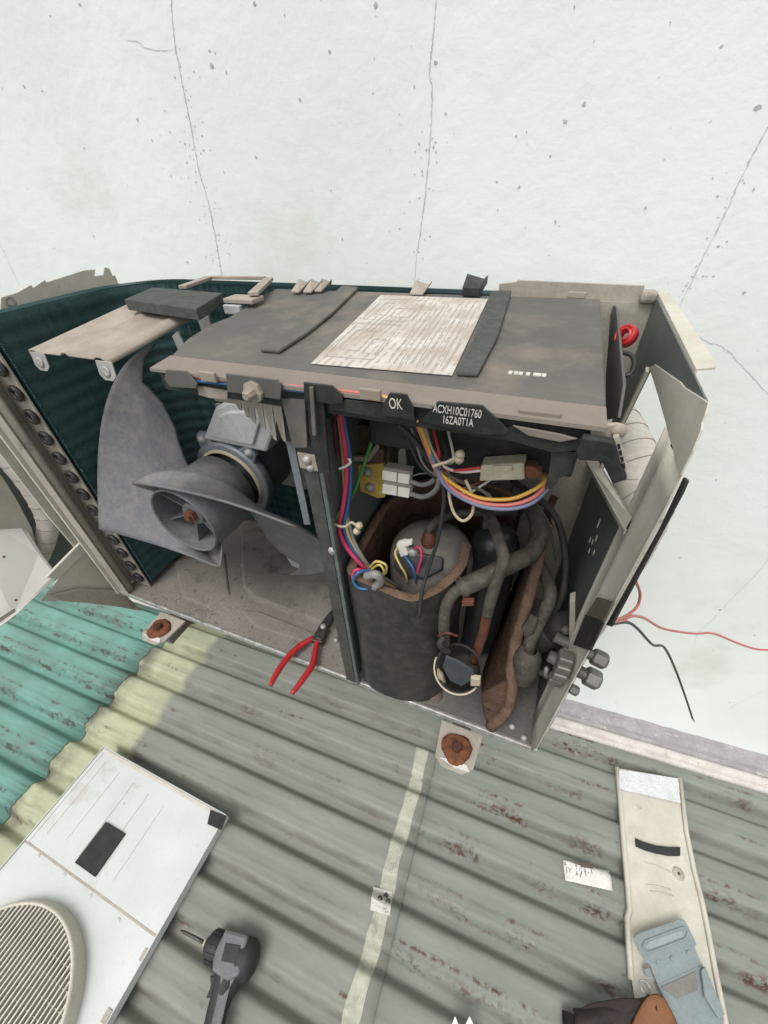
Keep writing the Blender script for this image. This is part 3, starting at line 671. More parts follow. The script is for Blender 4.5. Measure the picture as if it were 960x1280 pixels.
# wiring label
LABM = bpy.data.materials.new('dusty_wiring_label'); LABM.use_nodes = True
n = LABM.node_tree.nodes; L = LABM.node_tree.links; bs = n['Principled BSDF']; bs.inputs['Roughness'].default_value = .75
tc = n.new('ShaderNodeTexCoord')
mp = n.new('ShaderNodeMapping'); mp.inputs['Rotation'].default_value = (0, 0, math.radians(90)); L.new(tc.outputs['Object'], mp.inputs[0])
wv = n.new('ShaderNodeTexWave'); wv.inputs['Scale'].default_value = 46; wv.bands_direction = 'Y'; wv.inputs['Distortion'].default_value = .4; L.new(mp.outputs[0], wv.inputs['Vector'])
ns = n.new('ShaderNodeTexNoise'); ns.inputs['Scale'].default_value = 140; ns.inputs['Detail'].default_value = 2; L.new(tc.outputs['Object'], ns.inputs['Vector'])
n2 = n.new('ShaderNodeTexNoise'); n2.inputs['Scale'].default_value = 28; L.new(tc.outputs['Object'], n2.inputs['Vector'])
def mr(f, a_, b_):
    r = n.new('ShaderNodeMapRange'); r.inputs[1].default_value = a_; r.inputs[2].default_value = b_; L.new(f, r.inputs[0]); return r.outputs[0]
def mul(a_, b_):
    x = n.new('ShaderNodeMath'); x.operation = 'MULTIPLY'; L.new(a_, x.inputs[0])
    if isinstance(b_, float): x.inputs[1].default_value = b_
    else: L.new(b_, x.inputs[1])
    return x.outputs[0]
m1 = n.new('ShaderNodeMix'); m1.data_type = 'RGBA'; m1.inputs[6].default_value = (.52, .49, .45, 1); m1.inputs[7].default_value = (.33, .27, .21, 1); L.new(mr(n2.outputs[0], .35, .75), m1.inputs[0])
m2 = n.new('ShaderNodeMix'); m2.data_type = 'RGBA'; L.new(m1.outputs[2], m2.inputs[6]); m2.inputs[7].default_value = (.30, .27, .235, 1)
L.new(mul(mul(mr(wv.outputs['Fac'], .55, .75), mr(ns.outputs[0], .42, .52)), .75), m2.inputs[0]); L.new(m2.outputs[2], bs.inputs['Base Color'])
lq = [lidpx(*p, .0008) for p in ((476, 370), (610, 375), (565, 471), (389, 456))]
MB().prism(lq, (0, 0, .0004)).build('wiring_label', LABM, eb)
# printed frames and rules of the label's diagram
mb = MB()
def lq_(u, v): return lq[3].lerp(lq[2], u).lerp(lq[0].lerp(lq[1], u), v) + Vector((0, 0, .0006))
def rule(u0, v0, u1, v1, w_=.0008): mb.bar(lq_(u0, v0), lq_(u1, v1), w_, .0002)
for a_, b_, c_, d_ in ((.05, .08, .42, .50), (.10, .16, .26, .40), (.30, .14, .40, .30), (.06, .56, .48, .92), (.12, .64, .22, .84), (.27, .62, .44, .76)):
    rule(a_, b_, c_, b_); rule(c_, b_, c_, d_); rule(c_, d_, a_, d_); rule(a_, d_, a_, b_)
for k in range(11): rule(.54 + k * .04, .06, .54 + k * .04, .90 - .05 * (k % 3), .0005)
for k in range(6): rule(.14 + .04 * k, .40, .16 + .045 * k, .62, .0005)
mb.build('label_print', mat('faded_print', (.33, .31, .27), (.42, .39, .35), 80, .8), eb)
# little pale marks on the right of the lid
mb = MB()
for px in (638, 645, 651, 660, 669, 674, 680):
    p = lidpx(px, 466 + (px - 638) * .08, .0003); mb.box(p.x - .0014, p.x + .0014, p.y - .0026, p.y + .0026, p.z - .001, p.z + .0003)
mb.build('lid_marks', MARK, eb)
# clips on the rear edge of the lid
for px, py, wd, m_ in ((375, 357, .012, DUSTY_BEIGE), (390, 357, .012, DUSTY_BEIGE), (403, 356, .010, DUSTY_BEIGE), (525, 359, .016, DUSTY_BEIGE), (592, 360, .020, BLACK)):
    p = atz(px, py, .505); MB().prism([p + Vector((-wd / 2, -.014, -.006)), p + Vector((wd / 2, -.014, -.006)), p + Vector((wd / 2 + .003, .012, .003)), p + Vector((wd / 2 - .002, .018, -.003)), p + Vector((-wd / 2, .018, -.003)), p + Vector((-wd / 2 - .001, .012, .004))], (0, 0, .0022 if m_ is not BLACK else .009)).build('rear_clip', m_, eb, bevel=.0008)
# right cheek of the box, bracket tab and the red cable bushing behind it
ck = MB().prism([atx(*p, .742) for p in ((757, 470), (764, 378), (770, 385), (779, 480), (772, 522), (757, 524))], (.002, 0, 0)).build('box_cheek', BLACKDUST, eb, bevel=.0006)
MB().prism([aty(*p, -.010) for p in ((738, 532), (772, 530), (783, 533), (782, 546), (768, 551), (738, 545))], (0, .0035, 0)).build('fixing_tab', DUSTY_BEIGE, eb, bevel=.0012)
p = aty(774, 539, -.0105); MB().lathe([(0, .0012), (.003, .001), (.0042, .0002)], p, (0, -1, 0), 14).build('tab_rivet', DUSTY_BEIGE, eb, smooth=True)
MB().prism([aty(*p, -.010) for p in ((648, 512), (702, 518), (701, 528), (648, 523))], (0, .004, 0)).build('pale_clip', DUSTEDGE, eb, bevel=.0008)
bc = aty(781, 419, .16)
MB().lathe([(.0035, -.004), (.0035, .0), (.0045, .003), (.0058, .0032), (.0062, .0016), (.0070, .0016), (.0075, .0026), (.0090, .0014), (.0096, -.001), (.0094, -.005), (.0035, -.004)], bc, (-.62, -.62, .45), 28).build('cable_bushing', PLIERR, unit, smooth=True)
wire('bushing_cable', [(775, 440, .15), (789, 444, .15), (793, 456, .14), (788, 468, .13), (778, 470, .13)], .0028, BLACKW, unit)
# plates and rails under the front lip
def plate(name, px, y, d, m_, bevel=.0006): return MB().prism([aty(*p, y) for p in px], (0, d, 0)).build(name, m_, eb, bevel=bevel)
plate('cable_guard', ((207, 462), (232, 464), (246, 480), (245, 486), (212, 484), (205, 474)), -.014, .002, BLACKDUST)
gd = plate('cable_guard', ((282, 467), (346, 475), (352, 480), (350, 500), (284, 490)), -.014, .002, BLACKDUST)
p = aty(318, 489, -.014); MB().lathe([(0, .012), (.003, .012), (.0045, .010), (.0055, .004), (.009, .003), (.009, 0)], p, (0, -1, 0), 8).build('guard_knob', DUSTY_BEIGE, eb)
plate('lower_rail', ((246, 482), (284, 489), (284, 500), (262, 498), (248, 494)), -.008, .003, DUSTY_BEIGE)
plate('cable_guard', ((379, 478), (414, 482), (428, 494), (428, 504), (416, 506), (380, 500)), -.014, .002, BLACK)
plate('guard_post', ((384, 500), (404, 502), (412, 592), (398, 592), (386, 540)), -.011, .003, BLACK)
plate('guard_post', ((351, 498), (381, 500), (384, 560), (366, 560)), -.008, .003, BLACKDUST)
MB().prism([aty(*p, .012) for p in ((357, 552), (367, 552), (388, 656), (380, 656))], (0, .002, 0)).build('support_strip', MOTORM, eb, bevel=.0005)
plate('guard_rib', ((386, 484), (391, 484), (395, 545), (390, 545)), -.0165, .002, BLACKDUST)
plate('front_rail', ((412, 497), (484, 505), (486, 516), (520, 523), (519, 530), (480, 524), (412, 512)), -.011, .003, BLACK)
ok = plate('mark_plate', ((487, 491), (508, 493), (517, 511), (518, 526), (478, 520), (479, 505)), -.0145, .002, BLACK)
def on_plate(px, py, y): return aty(px, py, y)
text('ok_print', 'OK', .0112, aty(494.5, 505.5, -.0149), aty(505, 506.5, -.0149) - aty(485, 504.5, -.0149), (0, 0, 1), MARK, ok, sx=.62)
pn = plate('part_number_plate', ((547, 502), (603, 507), (636, 538), (634, 543), (602, 544), (529, 528), (530, 523)), -.0145, .002, BLACK)
text('part_number', 'ACXH10C01760', .0082, aty(571, 514.5, -.0149), aty(600, 521, -.0149) - aty(540, 513, -.0149), (0, 0, 1), MARK, pn, sx=.57)
text('part_number_second_row', '16ZA0T1A', .0082, aty(572, 527, -.0149), aty(600, 528.4, -.0149) - aty(540, 521.2, -.0149), (0, 0, 1), MARK, pn, sx=.57)
plate('front_rail', ((602, 544), (640, 533), (726, 549), (726, 563), (690, 566), (640, 552)), -.009, .003, BLACK)
plate('rail_dust', ((640, 532), (700, 543), (722, 549), (700, 553), (660, 545)), -.012, .002, DUSTEDGE)
plate('hanger', ((690, 562), (720, 566), (712, 592), (700, 598), (690, 612), (680, 612), (686, 590)), -.006, .003, BLACK)
hk = MB().prism([aty(*p, -.020) for p in ((728, 546), (768, 552), (775, 580), (785, 600), (766, 606), (763, 600), (752, 578), (722, 576), (720, 566))], (0, .006, 0)).build('black_hook_block', BLACK, eb, bevel=.0015)
MB().prism([aty(*p, -.017) for p in ((766, 547), (774, 545), (783, 580), (784, 596), (776, 578))], (0, .004, 0)).build('hook_face', CREAM_DIRTY, eb, bevel=.0006)
for k in range(4): MB().prism([aty(*p, -.0175) for p in ((771 + k * 2, 556 + k * 8), (775 + k * 2, 555 + k * 8), (776 + k * 2, 561 + k * 8), (773 + k * 2, 562 + k * 8))], (0, .002, 0)).build('hook_slot', BLACK, eb)
# aluminium cooling fins hanging below the box
TP = [(290, 496), (299, 497), (307, 498), (316, 499), (326, 500), (338, 501), (350, 503)]; BT = [(297, 506), (303, 513), (312, 522), (320, 529), (332, 536), (346, 550), (358, 552)]
for k in range(1, 7):
    q = [TP[k - 1], TP[k], (BT[k][0] - 1, BT[k][1]), (BT[k][0] - 7, BT[k][1] - (9 if k < 6 else 6))]
    yy = .030 - k * .0042
    MB().prism([aty(*q[0], yy), aty(*q[1], yy), aty(*q[2], yy), aty(q[2][0] - 3, q[2][1] - 1, yy + .004), aty(*q[3], yy + .010)], (0, .0015, 0)).build('cooling_fin', DUSTY_BEIGE, eb)
    MB().bar(aty(*q[1], yy - .0004), aty(*q[2], yy - .0004), .0011, .0022, (1, 0, 0)).build('fin_edge', STEEL, eb)
MB().box(.40, .478, .014, .09, .446, .4515).build('cooling_plate', DUSTY_BEIGE, eb, bevel=.0006)

# ---- compressor wrapped in a felt-lined sound jacket
comp = MB().lathe([(0, .266), (.014, .266), (.030, .262), (.042, .255), (.050, .244), (.0535, .230), (.0535, .02), (.03, .004)], (.602, .090, 0), (0, 0, 1), 40).build('compressor', COMPM, unit, smooth=True)
plan = [(.652, .085), (.650, .050), (.634, .016), (.606, .000), (.566, -.003), (.534, .001), (.5225, .018), (.5215, .08), (.531, .140), (.560, .182), (.610, .205), (.660, .203), (.698, .182)]
pp = spline([Vector((x, y, 0)) for x, y in plan], 8)
NP = len(pp)
def jz(i):
    k = i / (NP - 1)
    return lerp(.268, .246, min(1, k / .25)) if k < .25 else lerp(.246, .278, min(1, (k - .25) / .5))
def jn(i):
    t = (pp[min(i + 1, NP - 1)] - pp[max(i - 1, 0)]).normalized(); return Vector((t.y, -t.x, 0))
def jp(i, d, z):                                # d = 0 outer skin, 1 lining (clockwise plan: left normal points outward)
    return pp[i] + jn(i) * (.0 - .011 * d) * JS + Vector((0, 0, z))
cj = sum(pp, Vector()) / NP; JS = 1 if (pp[40] + jn(40) * .01 - cj).length > (pp[40] - cj).length else -1
wob = lambda i, z: Vector((0, 0, 0)) + jn(i) * (.0012 * math.sin(i * .35 + z * 40))
zs = [0, .05, .10, .15, .2, 1]
rows = [[jp(i, 0, .003 if z == 0 else (jz(i) if z == 1 else z)) + wob(i, z) for i in range(NP)] for z in zs]
jk = MB().grid(rows).build('sound_jacket', FELT_OUT, unit, smooth=True)
rows = [[jp(i, 1, .003 if z == 0 else (jz(i) if z == 1 else z)) + wob(i, z) for i in range(NP)] for z in zs]
MB().grid(rows).build('felt_lining', FELT_IN, jk, smooth=True)
rows = [[jp(i, d, jz(i) + h + random.uniform(-.0008, .0008)) + wob(i, 1) for i in range(NP)] for d, h in ((0, 0), (.15, .0012), (.5, .0022), (.85, .0014), (1, 0))]
MB().grid(rows).build('felt_rim', FELT_EDGE, jk, smooth=True)
MB().grid([[jp(0, d, lerp(.003, jz(0), k / 10)) + Vector((0, .0012 * math.sin(d * 3.1), 0)) for k in range(11)] for d in (0, .5, 1)]).build('felt_rim', FELT_EDGE, jk)
# loose end of the jacket standing away at the right
ed = [aty(*p) for p in ((686, 655, .150), (674, 700, .118), (660, 752, .088), (646, 800, .060), (640, 838, .038), (641, 862, .024), (634, 888, .014), (614, 908, .008))]
ed = spline(ed, 5); rows = []
for i, p in enumerate(ed):
    k = i / (len(ed) - 1); bk = Vector((lerp(.735, .700, k), lerp(.205, .075, k ** 2), p.z + .004)); mid = p.lerp(bk, .5) + Vector((-.004, 0, 0))
    rows.append([p, p.lerp(mid, .5) + Vector((-.002, 0, 0)), mid, bk])
MB().grid(rows).build('jacket_flap', FELT_IN, jk, smooth=True, solid=.010)
mb = MB(); mb.tube([p + Vector((-.0008, -.0012, 0)) for p in ed], [.0072 + random.uniform(-.0006, .0006) for _ in ed], 10); mb.build('flap_edge', FELT_EDGE, jk, smooth=True)
q = [aty(*p) for p in ((601, 868, .016), (640, 848, .030), (640, 880, .014), (630, 900, .008), (613, 909, .006), (606, 896, .008))]
MB().prism(q, (.002, .008, .001)).build('flap_corner', FELT_IN, jk, bevel=.002)
# terminals of the compressor
p = aty(528, 706, .045)
MB().prism([aty(*q_) for q_ in ((490, 708, .038), (496, 692, .046), (522, 690, .052), (553, 696, .052), (552, 712, .042), (530, 724, .034), (505, 722, .034))], (0, .010, -.012)).build('terminal_cover', BLACK, comp, bevel=.002)
q0 = aty(502, 690, .05); MB().prism([aty(*q_, .045) for q_ in ((495, 681), (505, 678), (510, 694), (501, 697))], (0, .008, 0)).build('terminal_plug', CONN, comp, bevel=.001)
MB().prism([aty(*q_, .044) for q_ in ((497, 679), (514, 677), (515, 681), (505, 684))], (0, .006, 0)).build('terminal_tape', CONN, comp, bevel=.0006)
MB().lathe([(0, .013), (.005, .012), (.007, .006), (.007, 0)], aty(517, 692, .055), (0, -.3, 1), 12).build('terminal_stud', STEEL, comp, smooth=True)
# accumulator
MB().lathe([(0, .036), (.006, .036), (.016, .033), (.026, .024), (.031, .010), (.032, -.004), (.032, -.2)], (.675, .125, .232), (0, 0, 1), 36).build('accumulator', mat('glossy_black_shell', (.016, .018, .020), (.024, .025, .026), 18, .28, 0, .05, 90, dust=.06), unit, smooth=True)
MB().lathe([(0, .012), (.005, .011), (.0065, .006), (.0065, -.002)], (.662, .128, .266), (0, 0, 1), 12).build('accumulator_stub', GREYPIPE, unit, smooth=True)
# pipework
wire('suction_pipe', [(645, 612, .20), (668, 640, .16), (674, 668, .125), (664, 691, .095), (640, 704, .07), (605, 722, .045), (574, 736, .030)], .0106, GREYPIPE, unit, n=14)
wire('suction_pipe', [(584, 731, .036), (568, 741, .026), (558, 757, .018), (555, 780, .014), (556, 806, .012)], .0068, GREYPIPE, unit, n=14)
p = aty(578, 734, .033); MB().lathe([(.0104, 0), (.0120, 0), (.0120, .004), (.0104, .004)], p, (aty(605, 722, .045) - aty(574, 736, .030)), 18).build('pipe_collar', GREYPIPE, unit, smooth=True)
wire('discharge_pipe', [(560, 600, .2), (600, 630, .14), (614, 650, .09), (625, 680, .055), (629, 698, .042), (622, 722, .034), (613, 752, .028), (609, 768, .026)], .0064, GREYPIPE, unit, n=12)
wire('discharge_pipe', [(610, 764, .0262), (604, 790, .025), (598, 808, .024), (593, 826, .024)], .0058, COPPER, unit, n=12)
wire('looped_pipe', [(537, 694, .072), (535, 676, .076), (537, 662, .084), (548, 650, .10), (570, 642, .125), (610, 640, .15), (650, 640, .19)], .0055, GREYPIPE, unit, n=12)
MB().lathe([(.004, -.016), (.0085, -.010), (.0095, 0), (.008, .009), (.005, .014)], aty(536, 676, .075), (0, .1, 1), 14).build('pipe_joint', COPPER, unit, smooth=True)
wire('taped_pipe_run', [(672, 700, .16), (684, 726, .12), (688, 745, .10), (680, 768, .085), (668, 790, .07), (660, 812, .055), (655, 840, .05)], .0082, GREYPIPE, unit, n=12)
MB().lathe([(.008, .046), (.012, .042), (.0160, .034), (.0172, .024), (.0172, -.012), (.010, -.022)], aty(654, 838, .045), (0, .05, 1), 24).build('strainer', GREYPIPE, unit, smooth=True)
MB().prism([aty(*p, .060) for p in ((652, 786), (662, 772), (672, 778), (668, 792), (656, 800))], (0, .008, 0)).build('peeling_tape', GREYPIPE, unit, bevel=.002)
wire('expansion_pipe', [(640, 600, .2), (690, 640, .16), (706, 690, .13), (704, 740, .10), (690, 776, .085), (680, 800, .07)], .0040, RUBBER, unit, n=10)
wire('sensor_lead', [(655, 628, .10), (672, 634, .09), (684, 650, .085), (690, 672, .08), (694, 700, .08)], .0016, BLACKW, unit)
MB().lathe([(0, .028), (.014, .027), (.018, .022), (.018, -.018), (.014, -.024), (0, -.024)], aty(700, 788, .075), (.15, -.25, 1), 24).build('valve_coil', RUBBER, unit, smooth=True)
MB().lathe([(0, .03), (.012, .028), (.015, .02), (.015, -.04)], aty(678, 800, .075), (.35, -.1, .9), 18).build('valve_body', RUBBER, unit, smooth=True)
MB().prism([aty(*p, .040) for p in ((712, 752), (719, 750), (719, 814), (711, 815))], (0, .012, 0)).build('valve_bracket', DUSTY_BEIGE, unit, bevel=.0008)
MB().lathe([(0, .01), (.004, .009), (.0055, .004), (.0055, -.01)], aty(710, 787, .05), (-.4, -.6, .4), 10).build('bracket_clip', GREYPIPE, unit, smooth=True)
# service valves: body inside, nuts outside the panel
VALVE = mat('dull_brass_grey', (.21, .205, .185), (.155, .15, .135), 40, .45, .6, .15, 120)
for (px, py), l, r in (((744, 821), .020, .0098), ((735, 845), .021, .0115), ((715, 861), .013, .0070)):
    c = atx(px, py, .806); d = Vector((1, -.12, -.18)).normalized()
    vb = MB().lathe([(0, -.045), (r * .62, -.045), (r * .62, -.004), (r * .72, -.003)], c, d, 16).build('service_valve', VALVE, unit, smooth=True)
    MB().lathe([(0, l * .62), (r * .8, l * .62), (r, l * .5), (r, -.002), (r * .75, -.004), (0, -.004)], c, d, 6).build('flare_nut', VALVE, vb, bevel=.001)
for kk, (px, py, w_) in enumerate(((706, 822, .007), (703, 831, .008), (699, 841, .007), (693, 849, .006))):
    p = atx(px, py, .768); MB().box(.762, .776, p.y - w_, p.y + w_, p.z - .006, p.z + .005).build('valve_block', VALVE, unit, bevel=.002)
MB().tube([aty(683, 846, .05), aty(682, 840, .048), aty(684, 834, .05)], .003, 8).build('pipe_highlight', STEEL, unit, smooth=True)  # bright sliver put in for the highlight on the pipe
# black cup with a pale rim hanging in front of the jacket
c = aty(573, 836, -.004); axc = Vector((-.10, -.50, .86)).normalized()
cup = MB().lathe([(0, -.040), (.018, -.040), (.025, -.030), (.0275, 0), (.0290, .001), (.0255, -.001), (.0235, -.028), (.017, -.036), (0, -.036)], c, axc, 28).build('sensor_cup', RUBBER, unit, smooth=True)
for i_ in range(len(cup.data.vertices)):
    v = cup.data.vertices[i_]; d = v.co - c; h = d.dot(axc)
    if abs(h) < .003: v.co += axc * (.012 * (1 if d.z > 0 else -.4) * min(1, abs(d.z) / .02))
MB().tube([c + axc * (.003) + (Vector((1, 0, 0)) * math.cos(a_) + axc.cross(Vector((1, 0, 0))) * math.sin(a_)) * .0285 for a_ in [math.radians(x) for x in range(-190, -20, 9)]], .0012, 8).build('cup_rim', BEIGEW, cup, smooth=True)
MB().prism([aty(*p, -.026) for p in ((588, 848), (600, 850), (600, 858), (588, 858))], (0, .006, 0)).build('cup_clip', BEIGEW, cup, bevel=.001)
MB().prism([aty(*p, -.018) for p in ((546, 838), (553, 846), (557, 858), (547, 852))], (0, .005, 0)).build('cup_clip', BEIGEW, cup, bevel=.001)
wire('cup_tie', [(548, 795, .008), (558, 791, .002), (572, 795, .006)], .0022, COPPER, unit)
wire('cup_lead', [(555, 796, .004), (550, 806, -.004), (562, 816, -.004)], .004, RUBBER, unit)
MB().prism([aty(*p, .018) for p in ((577, 752), (592, 752), (592, 758), (577, 758))], (0, .006, 0)).build('jacket_clip', COPPER, unit, bevel=.0008)
MB().prism([aty(*p, -.022) for p in ((557, 821), (574, 828), (591, 839), (594, 848), (577, 858), (562, 851), (553, 834))], (0, .003, 0)).build('cup_flap', mat('dusty_blue_black', (.045, .052, .062), (.06, .065, .07), 40, .7), cup, bevel=.001)
# low bracket on the floor in front of the jacket
MB().lathe([(0, .006), (.008, .005), (.012, .002), (.013, 0)], atz(543, 868, .003), (0, 0, 1), 16).build('compressor_foot', DUSTBROWN, unit, smooth=True)

# ---- reactor with its plugs
rc = MB().prism([aty(*p, .075) for p in ((447, 582), (479, 579), (481, 622), (472, 623), (447, 613))], (0, .006, 0)).build('reactor', YELPL, unit, bevel=.001)
MB().box(.512, .552, .083, .135, .318, .405).build('reactor_core', LAMIN, rc, bevel=.001)
MB().prism([aty(*p, .070) for p in ((462, 568), (474, 560), (480, 566), (478, 579), (461, 580))], (0, .012, 0)).build('reactor_coil', FELT_IN, rc, bevel=.002)
MB().prism([aty(*p, .066) for p in ((441, 571), (459, 571), (470, 555), (474, 560), (461, 578), (441, 577))], (0, .004, 0)).build('reactor_clamp', DUSTY_BEIGE, rc, bevel=.0006)
for px, py in ((460, 590), (463, 609)):
    MB().lathe([(0, .006), (.004, .005), (.006, .001), (.006, 0)], aty(px, py, .0735), (0, -1, .2), 12).build('solder_blob', STEEL, rc, smooth=True)
MB().prism([aty(*p, .09) for p in ((498, 565), (506, 555), (508, 590), (498, 590))], (0, .003, 0)).build('reactor_plate', STEEL, rc)
for y_ in (0, 17):
    pl = MB().prism([aty(px, py + y_, .052) for px, py in ((478, 588), (512, 594), (511, 606), (477, 600))], (0, .012, 0)).build('plug', CONN, rc, bevel=.001)
    MB().prism([aty(px, py + y_, .0515) for px, py in ((496, 591), (497.2, 591.2), (496.6, 603), (495.6, 603))], (0, .001, 0)).build('plug_joint', DUSTBROWN, rc)
    MB().prism([aty(px, py + y_, .0525) for px, py in ((478, 588), (480, 584), (514, 590), (512, 594))], (0, .011, 0)).build('plug_top', CLOTH, rc, bevel=.0006)

# ---- wiring
W = unit
wire('lead_wire', [(424, 500, .02), (427, 530, .022), (432, 565, .022), (433, 600, .022), (429, 632, .018), (424, 660, .014), (432, 682, .012), (448, 702, .012), (462, 716, .016)], .0034, PINK, W)
wire('lead_wire', [(429, 520, .024), (437, 570, .026), (438, 605, .026), (434, 635, .022), (430, 660, .018), (440, 685, .016), (456, 708, .018)], .0030, BLUE, W)
wire('lead_wire', [(423, 520, .028), (428, 560, .028), (430, 600, .03), (433, 640, .024), (434, 664, .018), (446, 690, .018), (462, 712, .02)], .0022, YELLOW, W)
wire('lead_wire', [(418, 515, .03), (421, 560, .03), (424, 575, .028)], .0026, mat('wire_maroon', (.12, .02, .03), rough=.5), W)
wire('lead_wire', [(433, 640, .026), (441, 672, .02), (452, 694, .018), (466, 714, .022)], .0028, GREYW, W)
wire('earth_wire', [(474, 526, .06), (462, 560, .05), (452, 590, .042), (441, 618, .034), (428, 636, .022), (418, 652, .012), (416, 668, .006)], .0027, GREEN, W)
MB().tube([aty(416, 668, .006), aty(415, 676, .004), aty(415.5, 682, .003)], .0036, 10).build('terminal_sleeve', mat('sleeve_blue', (.02, .16, .32), rough=.4), W, smooth=True)
MB().lathe([(0, .004), (.0025, .0035), (.0045, .001), (.0055, .0005), (.0056, 0)], aty(416.5, 688, -.001), (.3, -.8, .3), 14).build('earth_screw', STEEL, W, smooth=True)
wire('lead_loop', [(462, 716, .012), (446, 712, .004), (441, 722, .002), (450, 734, .002), (462, 730, .004)], .0036, PINK, W)
wire('lead_loop', [(466, 712, .014), (448, 716, .0), (442, 727, -.002), (452, 736, -.002), (470, 733, .003)], .0034, BLUE, W)
wire('lead_loop', [(462, 710, .016), (470, 702, .010), (482, 706, .010), (482, 716, .012), (474, 722, .014)], .0026, YELLOW, W)
wire('lead_loop', [(464, 712, .012), (474, 706, .006), (480, 714, .006), (476, 722, .008)], .0024, YELLOW, W)
wire('lead_loop', [(458, 720, -.002), (470, 718, -.004), (476, 726, .0), (468, 734, .002)], .0048, GREYW, W)
wire('lead_wire', [(474, 724, .012), (484, 730, .02), (494, 734, .03)], .0030, YELLOW, W)
wire('lead_wire', [(476, 720, .014), (486, 726, .022), (498, 734, .034)], .0028, GREYW, W)
wire('terminal_lead', [(497, 684, .046), (494, 692, .036), (500, 706, .030), (507, 718, .030), (509, 728, .034)], .0024, YELLOW, W)
wire('terminal_lead', [(505, 694, .046), (511, 702, .040), (517, 712, .036), (520, 728, .036)], .0028, BLUE, W)
wire('terminal_lead', [(517, 686, .05), (524, 684, .044), (527, 694, .040), (524, 708, .038), (519, 724, .038)], .0028, PINK, W)
# right-hand harness
wire('harness_wire', [(521, 524, -.006), (530, 545, .004), (540, 572, .012), (549, 590, .016), (568, 606, .018), (598, 622, .016), (636, 624, .018), (664, 614, .022), (680, 602, .03), (676, 592, .045)], .0031, ORANGE, W)
wire('harness_wire', [(519, 524, -.004), (528, 546, .006), (539, 574, .014), (550, 596, .016), (572, 616, .016), (602, 629, .014), (638, 631, .016), (666, 622, .022), (684, 604, .03), (680, 592, .046)], .0033, CORAL, W)
wire('harness_wire', [(523, 527, -.002), (534, 556, .008), (546, 586, .014), (556, 606, .014), (576, 622, .014), (606, 634, .012), (640, 636, .014), (668, 627, .022), (687, 606, .032), (684, 594, .048)], .0031, VIOLET, W)
wire('harness_wire', [(522, 525, .0), (535, 552, .012), (545, 580, .018), (552, 596, .02), (574, 602, .03), (600, 612, .04), (614, 622, .05)], .0026, GREYW, W)
wire('harness_wire', [(524, 526, .002), (536, 554, .012), (548, 576, .02), (560, 586, .024), (580, 590, .03), (602, 588, .032)], .0024, WHITEW, W)
wire('harness_wire', [(543, 565, .018), (553, 582, .022), (566, 588, .026), (604, 584, .034)], .0024, REDW, W)
wire('harness_wire', [(550, 588, .02), (568, 598, .026), (590, 608, .034), (612, 618, .05)], .0026, mat('wire_brown', (.13, .10, .09), rough=.5), W)
wire('plug_lead', [(512, 601, .056), (528, 606, .05), (542, 600, .04), (546, 584, .03)], .0034, GREYW, W)
wire('plug_lead', [(512, 617, .056), (530, 621, .05), (545, 612, .036), (550, 594, .026), (548, 580, .024)], .0036, GREYW, W)
wire('plug_lead', [(512, 596, .06), (526, 592, .055), (540, 592, .045)], .0010, GREYW, W)
wire('sensor_loop', [(561, 596, .024), (562, 622, .02), (568, 642, .018), (579, 651, .016), (590, 642, .018), (591, 622, .022), (582, 600, .026)], .0020, BEIGEW, W)
wire('sensor_lead', [(553, 588, .022), (555, 620, .022), (552, 650, .022), (545, 682, .022), (535, 712, .018), (527, 742, .006), (524, 770, -.004)], .0026, BLACKW, W)
wire('dark_lead', [(498, 530, .02), (520, 552, .024), (540, 580, .024)], .0030, BLACKW, W)
wire('dark_lead', [(688, 600, .05), (678, 590, .05), (660, 586, .05)], .0030, BLACKW, W)
cn = MB().prism([aty(*p, .030) for p in ((601, 582), (655, 579), (656, 600), (599, 602))], (0, .016, 0)).build('harness_connector', CONNB, W, bevel=.0015)
MB().prism([aty(*p, .0285) for p in ((617, 583), (640, 582), (641, 589), (617, 590))], (0, .002, 0)).build('connector_latch', CONNB, cn, bevel=.0006)
MB().prism([aty(*p, .031) for p in ((655, 583), (668, 584), (678, 594), (672, 600), (656, 598))], (0, .012, 0)).build('connector_tail', COPPER, cn, bevel=.002)
for k in range(7):                                    # thin loose strands under the box
    x0 = 505 + k * 9; wire('loose_strand', [(x0, 534, .03 + .004 * k), (x0 + 8, 556 + 3 * k, .03), (x0 + 22 - 4 * k, 584, .03 + .003 * k), (556 + 4 * k, 604 + 2 * k, .034), (586 + 6 * k, 612 - 3 * k, .05)], .0017, (BLACKW, GREYW, BLACKW, BEIGEW, REDW, BLACKW, WHITEW)[k], W)
# cable ties with their ball ends
def tie(px, y, ball=True):
    t = wire('cable_tie', [(x, y_, y) for x, y_ in px], .0019, BEIGEW, W)
    return t
t = tie([(411, 658), (414, 652), (422, 657), (432, 658), (440, 653), (448, 660)], .006)
for px, py in ((408, 655), (449, 657), (446, 664)): MB().lathe([(0, .004), (.003, .003), (.004, 0), (.003, -.003), (0, -.004)], aty(px, py, .005), (0, -1, 0), 12).build('tie_head', BEIGEW, t, smooth=True)
t = tie([(541, 583), (550, 580), (560, 577), (571, 571)], .010)
for px, py in ((574, 574), (575, 568)): MB().lathe([(0, .004), (.003, .003), (.004, 0), (.003, -.003), (0, -.004)], aty(px, py, .010), (0, -1, 0), 12).build('tie_head', BEIGEW, t, smooth=True)
t = tie([(424, 586), (432, 583), (438, 578), (436, 573)], .017)
t.data.materials[0] = WHITEW
